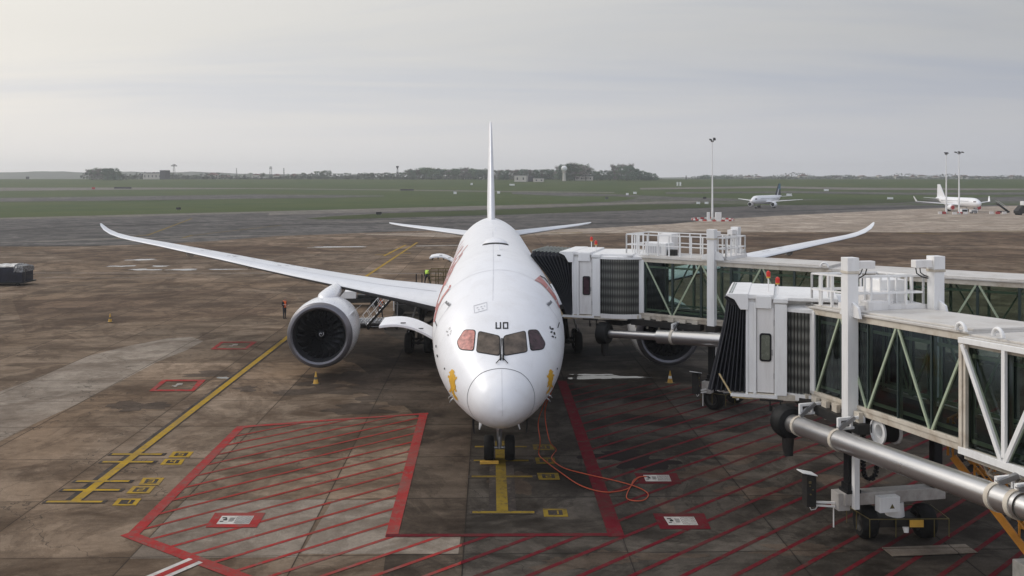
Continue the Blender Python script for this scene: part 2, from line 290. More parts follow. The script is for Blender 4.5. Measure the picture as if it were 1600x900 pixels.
# ------------------------------------------------------------------ object helpers
def tag(o, label=None, cat=None, group=None, kind=None):
    if label: o['label'] = label
    if cat: o['category'] = cat
    if group: o['group'] = group
    if kind: o['kind'] = kind
    return o
def thing(name, label, cat, loc=(0, 0, 0), rz=0.0, group=None):
    o = bpy.data.objects.new(name, None); COL.objects.link(o); o.location = loc; o.rotation_euler = (0, 0, rz)
    o.empty_display_size = 0.3
    return tag(o, label, cat, group)
def copy_tree(o, parent=None):
    c = o.copy(); COL.objects.link(c); c.parent = parent
    for ch in list(o.children): copy_tree(ch, c)
    return c
class MB:
    def __init__(s): s.v = []; s.f = []
    def add(s, vs, fs):
        b = len(s.v); s.v += [tuple(v) for v in vs]; s.f += [tuple(i + b for i in f) for f in fs]; return s
    def hexa(s, p): return s.add(p, [(0, 3, 2, 1), (4, 5, 6, 7), (0, 1, 5, 4), (1, 2, 6, 5), (2, 3, 7, 6), (3, 0, 4, 7)])
    def box(s, x0, x1, y0, y1, z0, z1): return s.hexa([(x0, y0, z0), (x1, y0, z0), (x1, y1, z0), (x0, y1, z0), (x0, y0, z1), (x1, y0, z1), (x1, y1, z1), (x0, y1, z1)])
    def beam(s, p, q, w, h=None, up=(0, 0, 1)):
        p = Vector(p); q = Vector(q); h = h or w; d = (q - p).normalized(); u = Vector(up)
        if abs(d.dot(u)) > 0.98: u = Vector((0, 1, 0))
        a = d.cross(u).normalized() * w / 2; b = a.cross(d).normalized() * h / 2
        return s.hexa([p - a - b, p + a - b, p + a + b, p - a + b, q - a - b, q + a - b, q + a + b, q - a + b])
    def tube(s, pts, r, n=10, caps=True):
        pts = [Vector(p) for p in pts]; rs = r if isinstance(r, (list, tuple)) else [r] * len(pts)
        vs = []; fs = []; prev = None
        for i, p in enumerate(pts):
            d = (pts[min(i + 1, len(pts) - 1)] - pts[max(i - 1, 0)]).normalized()
            if prev is None:
                u = Vector((0, 0, 1)) if abs(d.z) < 0.9 else Vector((1, 0, 0)); a = d.cross(u).normalized()
            else: a = (prev - d * prev.dot(d)).normalized()
            prev = a; b = d.cross(a)
            for k in range(n):
                t = 2 * math.pi * k / n; vs.append(p + (a * math.cos(t) + b * math.sin(t)) * rs[i])
        for i in range(len(pts) - 1):
            for k in range(n): k2 = (k + 1) % n; fs.append((i * n + k, i * n + k2, (i + 1) * n + k2, (i + 1) * n + k))
        if caps: fs.append(tuple(range(n - 1, -1, -1))); fs.append(tuple(range((len(pts) - 1) * n, len(pts) * n)))
        return s.add(vs, fs)
    def lathe(s, prof, c=(0, 0, 0), ax='z', n=24, a0=0.0):      # prof: (axial, radius)
        vs = []; fs = []
        for (h, r) in prof:
            for k in range(n):
                t = a0 + 2 * math.pi * k / n; u, v = r * math.cos(t), r * math.sin(t)
                vs.append({'z': (c[0] + u, c[1] + v, c[2] + h), 'y': (c[0] + u, c[1] + h, c[2] + v), 'x': (c[0] + h, c[1] + u, c[2] + v)}[ax])
        for i in range(len(prof) - 1):
            for k in range(n): k2 = (k + 1) % n; fs.append((i * n + k, i * n + k2, (i + 1) * n + k2, (i + 1) * n + k))
        return s.add(vs, fs)
    def loft(s, rings, caps=True):
        n = len(rings[0]); vs = [p for r in rings for p in r]; fs = []
        for i in range(len(rings) - 1):
            for k in range(n): k2 = (k + 1) % n; fs.append((i * n + k, i * n + k2, (i + 1) * n + k2, (i + 1) * n + k))
        if caps: fs.append(tuple(range(n - 1, -1, -1))); fs.append(tuple(range((len(rings) - 1) * n, len(rings) * n)))
        return s.add(vs, fs)
    def prism(s, poly, y0, y1, f=None):        # poly in (a, b); f maps (a, b, depth) to a point
        f = f or (lambda a, b, y: (a, y, b)); n = len(poly)
        return s.add([f(a, b, y0) for a, b in poly] + [f(a, b, y1) for a, b in poly],
                     [tuple(range(n)), tuple(range(2 * n - 1, n - 1, -1))] + [(i, (i + 1) % n + 0, n + (i + 1) % n, n + i) for i in range(n)])
    def build(s, name, m, parent=None, smooth=False, bevel=0.0, xf=None):
        me = bpy.data.meshes.new(name); me.from_pydata([tuple(xf @ Vector(v)) for v in s.v] if xf else s.v, [], s.f)
        bm = bmesh.new(); bm.from_mesh(me); bmesh.ops.recalc_face_normals(bm, faces=bm.faces); bm.to_mesh(me); bm.free()
        me.materials.append(m if not isinstance(m, str) else M[m])
        o = bpy.data.objects.new(name, me); COL.objects.link(o); o.parent = parent
        if smooth:
            for p in me.polygons: p.use_smooth = True
            me.set_sharp_from_angle(angle=R(42))
        if bevel:
            b = o.modifiers.new('bevel', 'BEVEL'); b.width = bevel; b.segments = 2; b.limit_method = 'ANGLE'
        return o
def patch(poly, mapf, tol, mb=None):
    """fill a 2D polygon, split until edges are shorter than tol, map each vertex with mapf"""
    mb = mb or MB(); P = [tuple(p) for p in poly]
    tris = [tuple(P[i] for i in t) for t in tessellate_polygon([[Vector((x, y, 0)) for x, y in P]])]
    out = []; st = list(tris)
    while st:
        a, b, c = st.pop()
        e = [math.dist(a, b), math.dist(b, c), math.dist(c, a)]; k = e.index(max(e))
        if e[k] <= tol: out.append((a, b, c)); continue
        if k == 1: a, b, c = b, c, a
        elif k == 2: a, b, c = c, a, b
        m_ = ((a[0] + b[0]) / 2, (a[1] + b[1]) / 2); st += [(a, m_, c), (m_, b, c)]
    idx = {}; vs = []; fs = []
    for t in out:
        f = []
        for p in t:
            k = (round(p[0], 5), round(p[1], 5))
            if k not in idx: idx[k] = len(vs); vs.append(mapf(p[0], p[1]))
            f.append(idx[k])
        if len(set(f)) == 3: fs.append(tuple(f))
    return mb.add(vs, fs)
# ------------------------------------------------------------------ ground shape
def gz(d):
    t = max(0.0, min(1.0, (d - 400) / 600)); return 10.6 * t * t * (3 - 2 * t)
def G(px, py):
    """point of the ground seen at that place of the photograph -> (X, Y)"""
    lo, hi_ = 5.0, 1000.0
    for _ in range(50):
        mdl = (lo + hi_) / 2
        if HOR + (H - gz(mdl)) * F / mdl > py: lo = mdl
        else: hi_ = mdl
    return ((px - 800) * lo / F, lo)
def W(px, py, d): return Vector(((px - 800) * d / F, d, H - (py - HOR) * d / F))
SHEETN = [0]
def sheet(name, pts, off, m, kind='structure', tol=None, parent=None):
    far = max(p[1] for p in pts) > 390
    tol = tol or (25 if far else 400); SHEETN[0] += 1; off += SHEETN[0] * .00004
    o = patch(pts, lambda x, y: (x, y, gz(y) + off), tol).build(name, m, parent)
    for p in o.data.polygons:
        if p.normal.z < 0: p.flip()
    if kind: o['kind'] = kind
    return o
def strip(a, b, w, ext=0.0):
    a = Vector(a); b = Vector(b); d = (b - a).normalized(); n = Vector((-d.y, d.x)) * w / 2; a = a - d * ext; b = b + d * ext
    return [tuple(a - n), tuple(b - n), tuple(b + n), tuple(a + n)]
# ================================================================== SETTING
def terrain():
    ys = [-140, -60, 0, 100, 200, 300, 390] + list(range(400, 1020, 20)) + [1100, 1300, 1700, 2100, 2400]
    xs = list(range(-2400, 2401, 400)); mb = MB(); n = len(xs)
    mb.add([(x, y, gz(y)) for y in ys for x in xs], [(j * n + i, j * n + i + 1, (j + 1) * n + i + 1, (j + 1) * n + i) for j in range(len(ys) - 1) for i in range(n - 1)])
    return tag(mb.build('grass_field', 'grass'), kind='structure')
terrain()
g = lambda *pts: [G(*p) for p in pts]
# near concrete apron: everything up to the dark taxiway
edge = g((-260, 386), (0, 384), (200, 383), (330, 377), (430, 369), (520, 366), (640, 361), (760, 359), (912, 357.5), (1050, 350), (1100, 345), (1200, 338), (1275, 336), (1400, 328), (1520, 323), (1700, 319), (1950, 317))
sheet('apron', [(330, -138)] + [(330, edge[-1][1])] + edge[::-1] + [(-260, edge[0][1]), (-260, -138)], 0.010, 'apron')
# dark asphalt taxiway beyond it, and the roads that branch off
up = g((-400, 344), (0, 341.5), (400, 331.5), (600, 326), (800, 320.8), (880, 318.3), (970, 313.8), (1000, 309), (960, 306.5), (890, 306.5), (800, 303), (800, 300.5), (900, 301.5), (960, 303.5), (1050, 307.6), (1200, 311.6), (1420, 311.5), (1600, 307), (1900, 303))
lowe = g((1950, 319), (1700, 321), (1520, 326), (1400, 331), (1275, 339), (1200, 341), (1100, 348), (1050, 353), (912, 361), (760, 363), (640, 365), (520, 371), (430, 374), (330, 381), (200, 387), (0, 388), (-400, 390))
sheet('taxiway', up + lowe, 0.004, 'asphalt')
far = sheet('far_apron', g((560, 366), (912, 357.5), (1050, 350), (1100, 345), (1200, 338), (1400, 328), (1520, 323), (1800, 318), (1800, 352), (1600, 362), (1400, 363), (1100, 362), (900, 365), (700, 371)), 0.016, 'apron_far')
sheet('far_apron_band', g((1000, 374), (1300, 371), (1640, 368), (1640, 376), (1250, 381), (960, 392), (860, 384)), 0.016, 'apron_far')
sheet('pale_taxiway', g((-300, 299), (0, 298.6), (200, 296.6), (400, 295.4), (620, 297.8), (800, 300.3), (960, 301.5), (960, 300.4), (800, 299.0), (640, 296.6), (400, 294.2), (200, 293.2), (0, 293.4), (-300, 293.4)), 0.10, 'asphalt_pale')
sheet('second_taxiway', g((-300, 318), (0, 315.5), (200, 313.5), (400, 310.5), (520, 309), (600, 307), (600, 306), (400, 304), (200, 307), (0, 309.5), (-300, 312)), 0.12, 'asphalt')
sheet('taxiway_shoulder', g((-400, 345.5), (0, 343.2), (200, 339), (400, 333), (620, 328.2), (800, 322.6), (940, 319.2), (960, 317.8), (800, 320.6), (600, 325.6), (400, 330.8), (0, 340.6), (-400, 343.4)), 0.03, 'asphalt_pale')
sheet('side_road', g((420, 336.5), (520, 333.5), (640, 330), (800, 325.5), (950, 320), (1090, 316.5), (1090, 313.8), (950, 317), (800, 321.6), (600, 327.2), (420, 332)), 0.022, 'asphalt_pale')
sheet('grass_island', g((478, 341.5), (520, 338), (600, 333.5), (700, 330), (800, 326.6), (950, 321), (1100, 318.2), (1160, 319), (1190, 321.2), (1140, 323.5), (1050, 326.8), (950, 330), (800, 335.5), (680, 338.5), (560, 342), (500, 343.2)), 0.03, 'grass_dark')
sheet('grass_band', g((1232, 313.5), (1300, 311.8), (1437, 311.2), (1460, 313), (1400, 317.5), (1300, 319.6), (1232, 319.6), (1200, 317)), 0.06, 'grass_dark')
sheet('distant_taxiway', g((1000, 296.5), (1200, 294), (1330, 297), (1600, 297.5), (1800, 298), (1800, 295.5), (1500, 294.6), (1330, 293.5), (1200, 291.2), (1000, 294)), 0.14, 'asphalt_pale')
sheet('distant_taxiway', g((1040, 303), (1230, 301.5), (1420, 304.5), (1620, 304.5), (1800, 303), (1800, 300.5), (1420, 301.4), (1250, 299.2), (1040, 300.8)), 0.14, 'asphalt')
def ragged(pts, amp, n=14, seed=1):
    rnd = random.Random(seed); out = []
    for i in range(len(pts)):
        p, q = pts[i], pts[(i + 1) % len(pts)]
        for k in range(n): t = k / n; out.append((p[0] + (q[0] - p[0]) * t, p[1] + (q[1] - p[1]) * t + rnd.uniform(-amp, amp)))
    return out
sheet('stain_shade_slabs', g(*ragged([(620, 374), (1000, 367), (1200, 364), (1850, 363), (1850, 382), (1300, 386), (1000, 388), (640, 384)], .55)), 0.018, 'apron_brown')
sheet('stain_shade_slabs', g(*ragged([(900, 396), (1250, 391), (1700, 388), (1700, 410), (1250, 412), (900, 410)], .9, seed=2)), 0.018, 'apron_brown')
sheet('stain_shade_slabs', g(*ragged([(60, 392), (420, 383), (520, 392), (400, 404), (140, 410)], .9, seed=4)), 0.018, 'apron_brown')
sheet('stain_shade_slabs', g(*ragged([(20, 470), (330, 452), (470, 462), (420, 492), (180, 505), (40, 520)], 1.6, seed=5)), 0.018, 'apron_brown')
def polystrip(pts, wd, name, m, off):
    P = []; Q = []
    for i, (x, y) in enumerate(pts):
        u = i / (len(pts) - 1); h = wd * math.sin(math.pi * (.08 + .84 * u)) / 2; P.append((x, y - h)); Q.append((x, y + h))
    sheet(name, g(*(P + Q[::-1])), off, m)
polystrip([(-60, 362.5), (0, 361), (60, 357.5), (150, 352.4), (200, 352.2), (275, 350), (330, 347), (400, 344), (520, 345)], 1.7, 'tyre_track', 'asphalt_dark', .008)
polystrip([(300, 356), (420, 352), (560, 350), (680, 347), (760, 348)], 1.5, 'tyre_track', 'asphalt_dark', .008)
polystrip([(850, 352), (950, 349), (1060, 347.5), (1150, 343), (1240, 340)], 3.2, 'tyre_track', 'asphalt_dark', .008)
polystrip([(1100, 333), (1250, 329), (1400, 324.5), (1560, 320)], 2.2, 'tyre_track', 'asphalt_dark', .008)
polystrip([(-60, 385), (40, 384.5), (140, 384), (210, 382.5)], 1.8, 'tyre_track', 'asphalt_dark', .02)
polystrip([(-60, 381), (60, 377.5), (180, 372.5), (300, 369.5), (360, 369.6)], 1.8, 'worn_streak', 'asphalt_pale', .012)
polystrip([(120, 381), (220, 377), (300, 372), (380, 368.8), (460, 368)], 1.6, 'worn_streak', 'asphalt_pale', .013)
polystrip([(460, 345), (560, 347), (700, 341), (820, 339)], 1.4, 'worn_streak', 'asphalt_pale', .012)
# stains and painted shade under the aircraft nose and on its right, paler new slabs on the left
def slab(ix0, ix1, iy0, iy1):       # in units of the 5 m slabs
    c, s = math.cos(SK), math.sin(SK); r = []
    for ix, iy in ((ix0, iy0), (ix1, iy0), (ix1, iy1), (ix0, iy1)):
        x = -0.79 + 5 * ix; y = 28.45 + 5 * iy; r.append((x * c - y * s, x * s + y * c))
    return r
sheet('darker_slabs', g(*ragged([(590, 960), (606, 842), (655, 655), (560, 570), (470, 545), (560, 505), (700, 490), (760, 640), (730, 960)], 1.5, seed=8)), 0.0115, 'apron_mid')  # darker concrete left of the nose
sheet('stain_shade_slabs', g((716, 960), (722, 900), (731, 780), (741, 640), (690, 560), (600, 520), (620, 480), (900, 470), (1200, 500), (1900, 560), (2300, 960)), 0.014, 'apron_shaded')
sheet('pale_slabs', slab(-2, -1, -0.02, 1.0), 0.014, 'apron_light')
sheet('pale_slabs', g((470, 866), (520, 782), (626, 782), (620, 838), (720, 838), (716, 866)), 0.014, 'apron_light')
sheet('pale_slabs', g((-80, 640), (0, 612), (60, 590), (140, 556), (200, 541), (262, 529), (300, 527), (318, 533), (290, 548), (245, 566), (200, 590), (120, 632), (55, 662), (0, 690), (-80, 740)), 0.014, 'apron_light')
# dark joints where the stand surface was cut
for a, b in (((992, 900), (970, 837)),):
    sheet('slab_joint', strip(G(*a), G(*b), 0.045), 0.020, 'p_blk')
# puddles, stains and painted shade: patches with a ragged outline
def blob(name, px, py, wx, wy, m, off=0.019, kind='structure', seed=0, label=None):
    rnd = random.Random(seed + int(px * 3 + py)); cx, cy = G(px, py); k = cy / F
    ph = [rnd.uniform(0, 6.28) for _ in range(5)]; pts = []
    for i in range(56):
        t = 2 * math.pi * i / 56; r = 1 + 0.26 * math.sin(2 * t + ph[0]) + 0.2 * math.sin(3 * t + ph[1]) + 0.15 * math.sin(5 * t + ph[2]) + 0.10 * math.sin(9 * t + ph[3]) + 0.06 * math.sin(17 * t + ph[4]) + rnd.uniform(-.05, .05)
        pts.append((cx + math.cos(t) * r * wx * k / 2, cy + math.sin(t) * r * (wy * cy * cy / (F * H)) / 2))
    return sheet(name, pts, off, m, kind)
for a in ((222, 406, 46, 2), (190, 416, 36, 2), (250, 416, 30, 1.6), (226, 421.5, 44, 2.4), (286, 421.5, 52, 2), (350, 421, 42, 1.5), (945, 590, 100, 6), (925, 586, 50, 3), (525, 386, 72, 2), (352, 591, 26, 3)):
    blob('puddle', *a, 'wet')
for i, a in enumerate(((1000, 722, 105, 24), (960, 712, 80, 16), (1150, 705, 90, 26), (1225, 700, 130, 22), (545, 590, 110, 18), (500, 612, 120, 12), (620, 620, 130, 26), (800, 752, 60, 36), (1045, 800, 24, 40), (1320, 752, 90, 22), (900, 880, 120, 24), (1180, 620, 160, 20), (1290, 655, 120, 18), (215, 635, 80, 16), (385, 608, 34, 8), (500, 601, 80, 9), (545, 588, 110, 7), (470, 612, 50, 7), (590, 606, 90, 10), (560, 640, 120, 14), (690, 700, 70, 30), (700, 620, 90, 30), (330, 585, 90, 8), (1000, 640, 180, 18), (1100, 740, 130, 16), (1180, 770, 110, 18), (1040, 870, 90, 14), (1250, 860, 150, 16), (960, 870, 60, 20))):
    blob('stain_and_shade', *a, 'oil' if i < 2 else 'damp_shade', 0.0185 if i else 0.0195, seed=i)  # damp blotches also paint the shade below engine, nose and bridges
# white roadway lines across the apron
for a, b, wd in (((-150, 426.5), (690, 427.5), 0.35), ((60, 434), (300, 434.5), 0.16), ((480, 387.2), (572, 386.2), 1.1), ((1180, 379.5), (1640, 388), 0.3), ((650, 384.5), (720, 383.5), 2.0), ((1350, 345), (1600, 347), 0.4), ((1200, 352), (1560, 358), 0.3)):
    sheet('white_road_line', strip(G(*a), G(*b), wd), 0.022, 'p_wht2')
# red boundary lines
RB = [((376, 668), (206, 838), .40, 'p_red'), ((200, 836), (392, 908), .42, 'p_red'), ((376, 668), (520, 657), .30, 'p_red'), ((520, 657), (666, 647), .26, 'p_red'), ((662, 647), (612, 838), .40, 'p_red'), ((608, 838), (962, 836.5), .24, 'p_red2'), ((878, 596), (963, 838), .52, 'p_red2')]
for a, b, wd, m in RB: sheet('red_boundary_line', strip(G(*a), G(*b), wd, 0.1), 0.026 if m == 'p_red' else 0.028, m)
def clip(poly, zone):
    area = sum(zone[i][0] * zone[(i + 1) % len(zone)][1] - zone[(i + 1) % len(zone)][0] * zone[i][1] for i in range(len(zone)))
    if area < 0: zone = zone[::-1]
    out = poly
    for i in range(len(zone)):
        (ax, ay), (bx, by) = zone[i], zone[(i + 1) % len(zone)]; inp, out = out, []
        sd_ = lambda p: (bx - ax) * (p[1] - ay) - (by - ay) * (p[0] - ax)
        for j in range(len(inp)):
            p, q = inp[j], inp[(j + 1) % len(inp)]; sp, sq = sd_(p), sd_(q)
            if sp >= 0: out.append(p)
            if (sp >= 0) != (sq >= 0): t = sp / (sp - sq); out.append((p[0] + (q[0] - p[0]) * t, p[1] + (q[1] - p[1]) * t))
        if len(out) < 3: return []
    return out
def hatch(zone, c0, step, wd, m, off, slope=1.0):
    d = Vector((1, slope)).normalized()
    mb = MB(); n = 0
    for k in range(-40, 60):
        c = c0 + k * step; a = Vector((-30, c - 30 * slope)); b = Vector((60, c + 60 * slope))
        q = clip(strip(a, b, wd), zone)
        if len(q) >= 3: mb.add([(x, y, off) for x, y in q], [tuple(range(len(q)))]); n += 1
    o = mb.build('red_hatching', m)
    for p in o.data.polygons:
        if p.normal.z < 0: p.flip()
    tag(o, kind='structure')
hatch(g((376, 668), (664, 648), (612, 838), (206, 838)), 23.6, 1.40, .15, 'p_red_thin', 0.024, 0.95)
hatch(g((206, 838), (722, 838), (716, 980), (560, 980)), 23.6, 1.40, .15, 'p_red', 0.024, 0.95)
hatch(g((722, 838), (963, 838), (985, 900), (1010, 980), (716, 980)), 23.6, 1.40, .17, 'p_red2', 0.024, 0.95)
hatch(g((881, 600), (963, 838), (1010, 980), (2100, 980), (1500, 600)), 23.6, 1.40, .155, 'p_red2', 0.024, 0.95)
# red and white strip at the near left corner
for o_, wd, m, of in ((0, .62, 'p_wht', .030), (0, .26, 'p_red', .034)):
    sheet('red_white_road_line', strip(G(306, 877), G(150, 944), wd), of, m)
# yellow guide line and its stop bars, left stand
for a, b, wd, m, of in (((112, 785), (446, 530), .62, 'p_blk', .021), ((116, 785), (446, 530), .34, 'p_yel', .027), ((446, 530), (575, 430), .36, 'p_yel', .027), ((575, 430), (652, 379), .36, 'p_yel', .027), ((600, 400), (634, 383), .4, 'p_yel', .031),
                        ((586, 398.5), (642, 396), .4, 'p_yel', .029), ((230, 368), (300, 341.5), .5, 'p_yel2', .03), ((180, 373), (232, 367), .5, 'p_yel2', .03), ((285, 372), (300, 368), .5, 'p_yel2', .03), ((300, 368), (440, 352), .4, 'p_yel2', .031),
                        ((860, 364), (910, 363.5), 1.2, 'p_yel2', .03), ((1400, 363.5), (1470, 366), 1.0, 'p_yel2', .03), ((1500, 362), (1640, 361), 1.0, 'p_yel2', .03), ((1440, 397), (1465, 400), 0.5, 'p_yel2', .03)):
    sheet('yellow_guide_line', strip(G(*a), G(*b), wd), of, m)
for x0, x1, y in ((73, 160, 785), (99, 187, 766.7), (119, 202, 753), (160, 239, 722.7), (175, 253, 710.7)):
    sheet('stop_bar_border', strip(G(x0 - 5, y), G(x1 + 6, y), .34), .0225, 'p_blk'); sheet('yellow_stop_bar', strip(G(x0, y), G(x1, y), .19), .0285, 'p_yel')
# the same under the nose
sheet('stop_bar_border', strip(G(783, 690), G(785, 803), .95), .0225, 'p_blk')
sheet('yellow_guide_line', strip(G(781, 690), G(785, 803), .40), .0272, 'p_yel2')
for x0, x1, y in ((738, 835, 801.7), (737, 832, 745.7), (740, 826, 720.7), (742, 823, 699)):
    sheet('stop_bar_border', strip(G(x0 - 6, y), G(x1 + 6, y), .36), .0226, 'p_blk'); sheet('yellow_stop_bar', strip(G(x0, y), G(x1, y), .2), .0286, 'p_yel2')
# painted stand numbers
SEG = {'1': 'bc', '2': 'abged', '3': 'abgcd', '4': 'fgbc', '5': 'afgcd'}
def number_box(n, quad, m, label):
    p = [G(*q) for q in quad]     # near-left, near-right, far-right, far-left
    def bil(u, v):
        a = Vector(p[0]).lerp(Vector(p[1]), u); b = Vector(p[3]).lerp(Vector(p[2]), u); return a.lerp(b, v)
    def rect(u0, v0, u1, v1, z): return [(*bil(u, v), z) for u, v in ((u0, v0), (u1, v0), (u1, v1), (u0, v1))]
    c = bil(.5, .5); t = thing('stand_number', label, 'ground marking', (c.x, c.y, 0), 0, 'painted stop position numbers'); xf = Matrix.Translation((-c.x, -c.y, 0))
    q = [(0, 1, 2, 3)]
    MB().add(rect(0, 0, 1, 1, .027), q).build('yellow_box', m, t, xf=xf)
    MB().add(rect(.2, .2, .8, .8, .031), q).build('black_field', 'p_blk', t, xf=xf)
    mb = MB(); w_, h_ = .07, .07; x0, x1, y0, y1, ym = .36, .64, .27, .73, .5
    for s in SEG[n]:
        mb.add(rect(*{'a': (x0, y1 - h_, x1, y1), 'd': (x0, y0, x1, y0 + h_), 'g': (x0, ym - h_ / 2, x1, ym + h_ / 2), 'b': (x1 - w_, ym, x1, y1), 'c': (x1 - w_, y0, x1, ym), 'f': (x0, ym, x0 + w_, y1), 'e': (x0, y0, x0 + w_, ym)}[s], .035 + .0003 * SEG[n].index(s)), q)
    mb.build('digit', m, t, xf=xf)
for n, q in (('1', ((175, 791), (212, 791), (221, 780), (185, 780))), ('2', ((197, 772), (233, 772), (243, 760.5), (208, 760.5))), ('3', ((216, 759), (248, 759), (257, 747.5), (224, 747.5))), ('4', ((250, 727), (283, 727), (289, 718), (258, 718))), ('5', ((263, 715.5), (295, 715.5), (303, 706.5), (271, 706.5)))):
    number_box(n, q, 'p_yel', 'yellow box marked %s, %s of five beside the left stand stop bars' % ({'1': 'one', '2': 'two', '3': 'three', '4': 'four', '5': 'five'}[n], {'1': 'nearest', '2': 'second nearest', '3': 'middle', '4': 'second farthest', '5': 'farthest'}[n]))
for n, q in (('1', ((850, 808.5), (888, 808.5), (885, 796), (848, 796))), ('2', ((842, 750.5), (875, 750.5), (872, 740), (839, 740))), ('3', ((838, 725.5), (869, 725.5), (866, 716), (836, 716))), ('4', ((834, 704), (867, 704), (864, 695.5), (832, 695.5)))):
    number_box(n, q, 'p_yel2', 'dirty yellow box marked %s, %s of four right of the nose wheel' % ({'1': 'one', '2': 'two', '3': 'three', '4': 'four'}[n], {'1': 'nearest', '2': 'second nearest', '3': 'second farthest', '4': 'farthest'}[n]))
# red framed notices painted on the ground
def notice(quad, iq, m, label, full=True):
    p = [G(*q) for q in quad]; i_ = [G(*q) for q in iq]; c = sum((Vector(x) for x in p), Vector((0, 0))) / 4; xf = Matrix.Translation((-c.x, -c.y, 0))
    t = thing('ground_notice', label, 'ground marking', (c.x, c.y, 0), 0, 'red framed notices painted on the apron')
    def rect(u0, v0, u1, v1, z):
        r = []
        for u, v in ((u0, v0), (u1, v0), (u1, v1), (u0, v1)):
            a = Vector(i_[0]).lerp(Vector(i_[1]), u).lerp(Vector(i_[3]).lerp(Vector(i_[2]), u), v); r.append((*a, z))
        return r
    if full: MB().add([(*x, .032) for x in p], [(0, 1, 2, 3)]).build('red_field', m, t, xf=xf)
    else: MB().add([(*x, .032) for x in p] + [(*x, .032) for x in i_], [(0, 1, 5, 4), (1, 2, 6, 5), (2, 3, 7, 6), (3, 0, 4, 7)]).build('red_frame', m, t, xf=xf)
    q = [(0, 1, 2, 3)]
    if full:
        MB().add(rect(0, 0, 1, 1, .036), q).build('white_panel', 'p_wht', t, xf=xf)
        mb = MB()
        for k in range(11): u = .56 + k * .04; mb.add(rect(u, .04, u + .013, .96, .040), q)
        mb.add(rect(.515, .08, .53, .92, .040), q); mb.build('stripes', 'p_ink', t, xf=xf)
        mb = MB()
        for u0, v0, u1, v1 in ((.06, .68, .2, .8), (.12, .42, .24, .6), (.05, .25, .16, .34), (.17, .6, .22, .68), (.3, .70, .47, .74), (.3, .60, .47, .64), (.3, .50, .46, .54), (.3, .40, .47, .44), (.3, .30, .44, .34)): mb.add(rect(u0, v0, u1, v1, .041), q)
        mb.build('symbols', 'p_ink', t, xf=xf)
    else:
        mb = MB()
        for u0, v0, u1, v1 in ((.42, .3, .5, .72), (.5, .48, .62, .6), (.46, .62, .6, .74), (.34, .36, .42, .5)): mb.add(rect(u0, v0, u1, v1, .037 + u0 * .002), q)
        mb.build('worn_emblem', 'p_wht2', t, xf=xf)
notice(((321, 825.5), (401, 825.5), (415, 802.5), (336, 802.5)), ((338, 820.5), (389, 820.5), (397, 807.5), (347, 807.5)), 'p_red', 'red framed white notice painted inside the left hatched zone')
notice(((1032, 828), (1111, 828), (1100, 803.5), (1020, 803.5)), ((1045, 822), (1091, 822), (1084, 809), (1037, 809)), 'p_red2', 'red framed striped notice on the ground, nearer of the two on the right')
notice(((1000, 757), (1065, 757), (1057, 740.5), (991, 740.5)), ((1009, 753.5), (1049, 753.5), (1045, 743.5), (1005, 743.5)), 'p_red2', 'red framed striped notice on the ground beside the orange cable loop')
notice(((233, 612), (303, 612), (322, 594), (254, 594)), ((243, 609.5), (299, 609.5), (309, 596.5), (260, 596.5)), 'p_red', 'empty red rectangle with worn white emblem left of the yellow guide line, nearer one', False)
notice(((329, 546.5), (385, 546.5), (402, 534.5), (345, 534.5)), ((337, 545), (382, 545), (393, 536), (349, 536)), 'p_red', 'empty red rectangle with worn white emblem left of the engine, farther one', False)
for a in ((1000, 722, 105, 24), (960, 712, 80, 16)): pass

# ------------------------------------------------------------------ far hills and woods
def ridge(name, d, x0, x1, hf, m, depth=400, seed=1):
    rnd = random.Random(seed); n = 60; ph = [rnd.uniform(0, 6) for _ in range(6)]; base = gz(d) - 1
    r = []
    for i in range(n + 1):
        u = i / n; px = x0 + (x1 - x0) * u; top = hf(px) + .5 * math.sin(px * .05 + ph[0]) + .35 * math.sin(px * .13 + ph[1])
        r.append([((px - 800) * dd / F, dd, z) for dd, z in ((d, base), (d + depth * .3, max(base, H + (HOR - top) * d / F)), (d + depth * .7, max(base, H + (HOR - top) * d / F * 1.02)), (d + depth, base))])
    vs = [p for q in r for p in q]; fs = [(i * 4 + k, i * 4 + k + 1, (i + 1) * 4 + k + 1, (i + 1) * 4 + k) for i in range(n) for k in range(3)]
    return tag(MB().add(vs, fs).build(name, m, smooth=True), kind='structure')
lerp = lambda x, a, b, u, v: u + (v - u) * max(0, min(1, (x - a) / (b - a)))
ridge('hills', 1850, -300, 620, lambda x: lerp(x, 0, 100, 268.5, 267) if x < 100 else lerp(x, 300, 600, 268, 277), 'hill', seed=3)
ridge('hills', 1800, 1000, 2000, lambda x: lerp(x, 1000, 1150, 278, 275.5), 'hill', seed=5)
